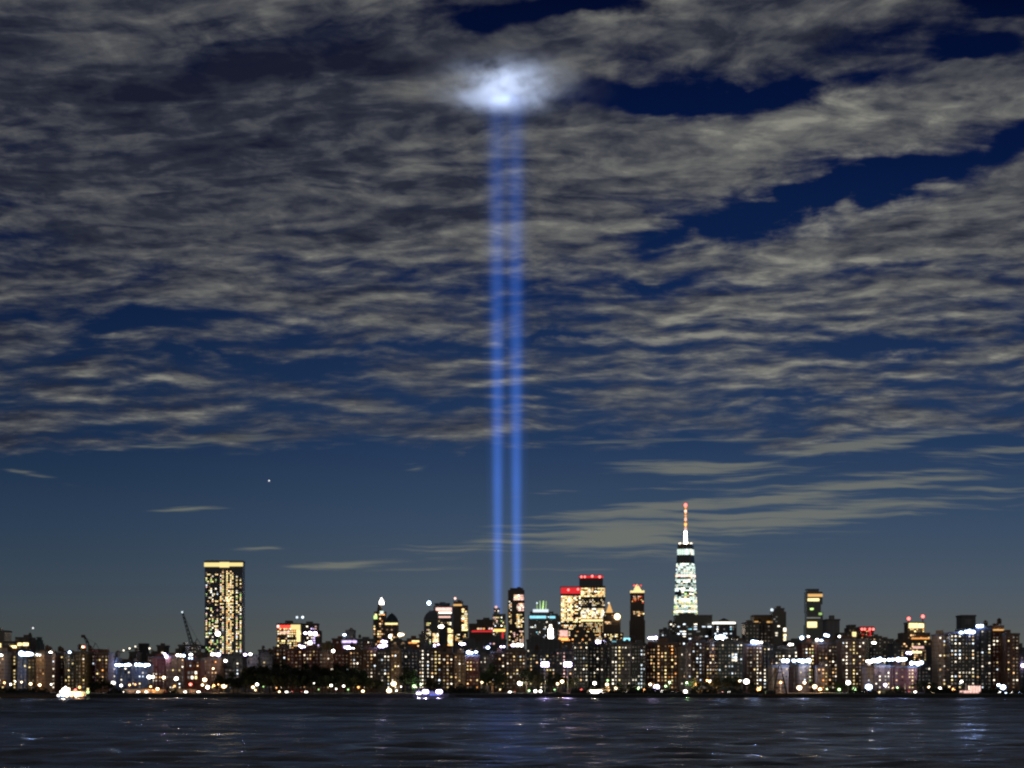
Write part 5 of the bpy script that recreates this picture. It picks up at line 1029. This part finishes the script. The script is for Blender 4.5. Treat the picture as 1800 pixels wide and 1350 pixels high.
def barge():
    Y = 1175.0; t = thing('work_barge', 'low dark work barge carrying two glaring white floodlights left of centre', 'barge', (P(757, 0, Y).x, Y, 0)); w = 30 * Y / F
    m = MB(); m.prism([(-w * .94, 0), (w * .94, 0), (w * .94, 8), (-w * .94, 8)], -.5, [(-w, -.3), (w, -.3), (w, 8.3), (-w, 8.3)], 1.6); m.build('hull', 'paint_black', t)
    MB().box(-w * .1, w * .45, 2, 6, 1.61, 4.2).build('deckhouse', 'paint_blue', t); MB().box(-w * .08, w * .43, 1.9, 1.99, 2.9, 3.6).build('window', 'dimwarm', t)
    for px, r, n in ((748, 1.15, 2), (772, 1.15, 2), (736, .6, 2)):
        x = (px - 757) * Y / F; mm = MB().tube((x, .6, 1.6), (x, .6, 5.4), .1).tube((x - 1.5, .6, 4.3), (x + 1.5, .6, 4.3), .06).build('light_mast', 'steel_grey', t)
        for i in range(n): MB().ball((x + (i - (n - 1) / 2) * 1.5, 0, 4.0 - (1.0 if px == 736 else 0)), r).build('lamp', 'glow_violet' if px > 740 else 'glow_white', mm)
        point(t, (x, -2.2, 4.2), 'glow_violet', 4500)
    rl = MB().tube((-w, 0, 2.5), (w, 0, 2.5), .05)
    for i in range(9): rl.tube((-w + i * w / 4, 0, 1.6), (-w + i * w / 4, 0, 2.5), .05)
    rl.build('rail', 'steel_grey', t)
barge()
CARS = {}
def car(px, Y, paint, label, face=1):
    key = paint
    if key not in CARS:
        b = MB(); prof = [(-2.2, .35), (2.2, .35), (2.25, .8), (1.1, .98), (-1.9, 1.0), (-2.25, .8)]
        for sd in (-.86, .86): b.face([(x, sd, z) for x, z in (prof if sd < 0 else prof[::-1])])
        for (x0, z0), (x1, z1) in zip(prof, prof[1:] + prof[:1]): b.face([(x0, -.86, z0), (x0, .86, z0), (x1, .86, z1), (x1, -.86, z1)])
        c = MB(); c.prism([(-1.75, -.78), (1.0, -.78), (1.0, .78), (-1.75, .78)], .99, [(-1.2, -.62), (.35, -.62), (.35, .62), (-1.2, .62)], 1.45)
        w = MB()
        for i in range(12): pass
        w.tube((0, -.1, 0), (0, .1, 0), .33, n=12)
        CARS[key] = (b.mesh('body', paint), c.mesh('cabin', 'pane_dark'), w.mesh('wheel', 'rubber'), MB().ball((0, 0, 0), .42, 8, 6).mesh('headlight', 'glow_white'), MB().ball((0, 0, 0), .30, 8, 6).mesh('tail_light', 'glow_red'))
    q = CARS[key]; t = thing('car', label, 'car', (P(px, 0, Y).x, Y, GZ + .02), 'cars on the riverside road', (0 if face > 0 else math.pi) + (-.9 if face > 0 else .9))
    inst('body', q[0], t); inst('cabin', q[1], t)
    for x in (-1.4, 1.4):
        for y in (-.85, .85): inst('wheel', q[2], t, (x, y, .33))
    for y in (-.6, .6): inst('headlight', q[3], t, (2.2, y, .7)); inst('tail_light', q[4], t, (-2.22, y, .8))
for i, (px, Y, pt, l) in enumerate([(222, 1250, 'paint_silver', 'silver car at the left end of the orange lit road'), (240, 1256, 'paint_black', 'dark car on the orange lit road under the right floodlight bank'), (262, 1250, 'paint_white', 'white car on the orange lit road below the twin white lamps'), (296, 1254, 'paint_red', 'red car on the orange lit road left of the red brick block'), (330, 1250, 'paint_silver', 'silver car below the red brick block with four white windows'), (346, 1255, 'paint_black', 'dark car right of the red brick block with four white windows'),
        (508, 1222, 'paint_silver', 'silver car under the left part of the park wood'), (535, 1222, 'paint_black', 'dark car with headlights under the middle of the park wood'), (900, 1226, 'paint_white', 'white car below the block at the foot of the right light beam'), (1095, 1228, 'paint_silver', 'silver car at the foot of the teal roofed block'), (1186, 1226, 'paint_black', 'dark car at the foot of the orange lit block'), (1276, 1226, 'paint_silver', 'silver car below the green tinted block'), (1520, 1228, 'paint_black', 'dark car left of the low white lit wall block'), (1604, 1228, 'paint_white', 'white car left of the yellow lit pavilion lamps'), (1658, 1226, 'paint_red', 'red car below the tall tan block at far right')]):
    car(px, Y, pt, l, 1 if i % 2 else -1)

# ------------------------------------------------------------------ sky lights: beams, lit cloud, star
def beam_mat(k):
    m = bpy.data.materials.new('beam_light'); m.use_nodes = True; nt = m.node_tree; nt.nodes.clear(); g = G(nt)
    o = g.N.new('ShaderNodeOutputMaterial'); e = g.N.new('ShaderNodeEmission'); g.L.new(e.outputs[0], o.inputs['Volume'])
    z = g.sep(g.N.new('ShaderNodeTexCoord').outputs['Object'])[2]
    f = g.m('MULTIPLY_ADD', g.m('POWER', g.rng(z, 0, 1700, 1.0, 0.0, smooth=False), 1.6), .90, .10)
    f = g.m('MULTIPLY', f, g.rng(z, 1350, 1690, 1.0, .9))
    n = g.noise(g.xyz(0, 0, g.m('DIVIDE', z, 170.0)), 1.0, 3, .5)      # emission varied with height, imitating light scattered by haze layers
    f = g.m('MULTIPLY', f, g.m('MULTIPLY_ADD', n, .7, .65))
    g.put(e.inputs[1], g.m('MULTIPLY', f, k)); e.inputs[0].default_value = (.075, .235, 1.0, 1)
    return m
def beam(px0, px1, label):
    Y = 5500.0; b0 = P(px0, 1210, Y); top = P(px1, 168, Y)
    t = thing('light_beam', label, 'light beam', (b0.x, Y, GZ), 'pair of blue beams rising from the city')
    dx = top.x - b0.x; h = top.z - GZ
    for i, (f, k) in enumerate(((.40, .0066), (.66, .0064), (.92, .0058), (1.2, .0024), (1.8, .0008))):
        b = MB(); r0 = 10.5 * f; r1 = 34.0 * f; n = 24
        b.prism([(r0 * math.cos(2 * math.pi * q / n), r0 * math.sin(2 * math.pi * q / n)) for q in range(n)], 0, [(dx + r1 * math.cos(2 * math.pi * q / n), r1 * math.sin(2 * math.pi * q / n)) for q in range(n)], h - i * 1.5)
        b.build('beam_shell' if i else 'beam_core', beam_mat(k), t)
    for en, sz in ((6.0e8, 7.5), (1.7e8, 16.0)):  # narrow searchlight, then a wide weak spot added to spread the cloud's halo
        sp = bpy.data.lights.new('searchlight_and_halo', 'SPOT'); sp.energy = en; sp.color = (.58, .70, 1); sp.spot_size = math.radians(sz); sp.spot_blend = 1.0; sp.shadow_soft_size = 8
        o = bpy.data.objects.new('searchlight_and_halo', sp); COL.objects.link(o); o.parent = t; o.location = (0, 0, 1)
        o.rotation_euler = Vector((dx + (8 if px0 > 890 else -22), 0, h)).to_track_quat('-Z', 'Y').to_euler()
beam(875.5, 873, 'left of two vertical blue light beams rising from the skyline to the clouds')
beam(908.5, 906, 'right of two vertical blue light beams, its foot behind the tall capped tower')
def lit_cloud():
    Y = 5500.0; c = P(884, 150, Y)
    t = bpy.data.objects.new('cloud', None)
    m = bpy.data.materials.new('cloud_vapour'); m.use_nodes = True; nt = m.node_tree; nt.nodes.clear(); g = G(nt)
    o = g.N.new('ShaderNodeOutputMaterial'); v = g.N.new('ShaderNodeVolumePrincipled'); g.L.new(v.outputs[0], o.inputs['Volume'])
    v.inputs['Color'].default_value = (1, 1, 1, 1); v.inputs['Anisotropy'].default_value = .0
    p = g.N.new('ShaderNodeTexCoord').outputs['Object']
    q = g.vm('ADD', p, g.vm('SCALE', g.vm('SUBTRACT', g.noise(p, .012, 3, .6, col=True), (.5, .5, .5)), 110.0))
    n = g.noise(g.map(q, rot=(0, .25, 0), sc=(.55, .7, 1.6), typ='POINT'), .0135, 5, .62)
    r = g.vm('LENGTH', g.vm('DIVIDE', p, (400.0, 400.0, 88.0)))
    fall = g.m('POWER', g.rng(r, 0.05, .98, 1.0, 0.0), 1.3)
    d = g.rng(n, .40, .66, .03, 1.15)
    g.put(v.inputs['Density'], g.m('MULTIPLY', g.m('MULTIPLY', d, fall), .0085))
    b = MB(); b.ball((0, 0, 0), 1, 32, 16); ob = b.build('cloud', m, None, c); ob.data.transform(Matrix.Diagonal((400, 400, 88, 1)))
    tag(ob, 'bright white lit patch of cloud where the two blue beams end', 'cloud')
    m.cycles.volume_step_rate = .5
lit_cloud()
for px, py, r, l in ((473, 845, 10, 'tiny single star above and right of the slab tower'), (58, 1104, 12, 'faint tiny star low in the sky at far left')):
    o = MB().ball((0, 0, 0), r, 8, 6).build('star', 'star_white', None, P(px, py, 30000)); tag(o, l, 'star')
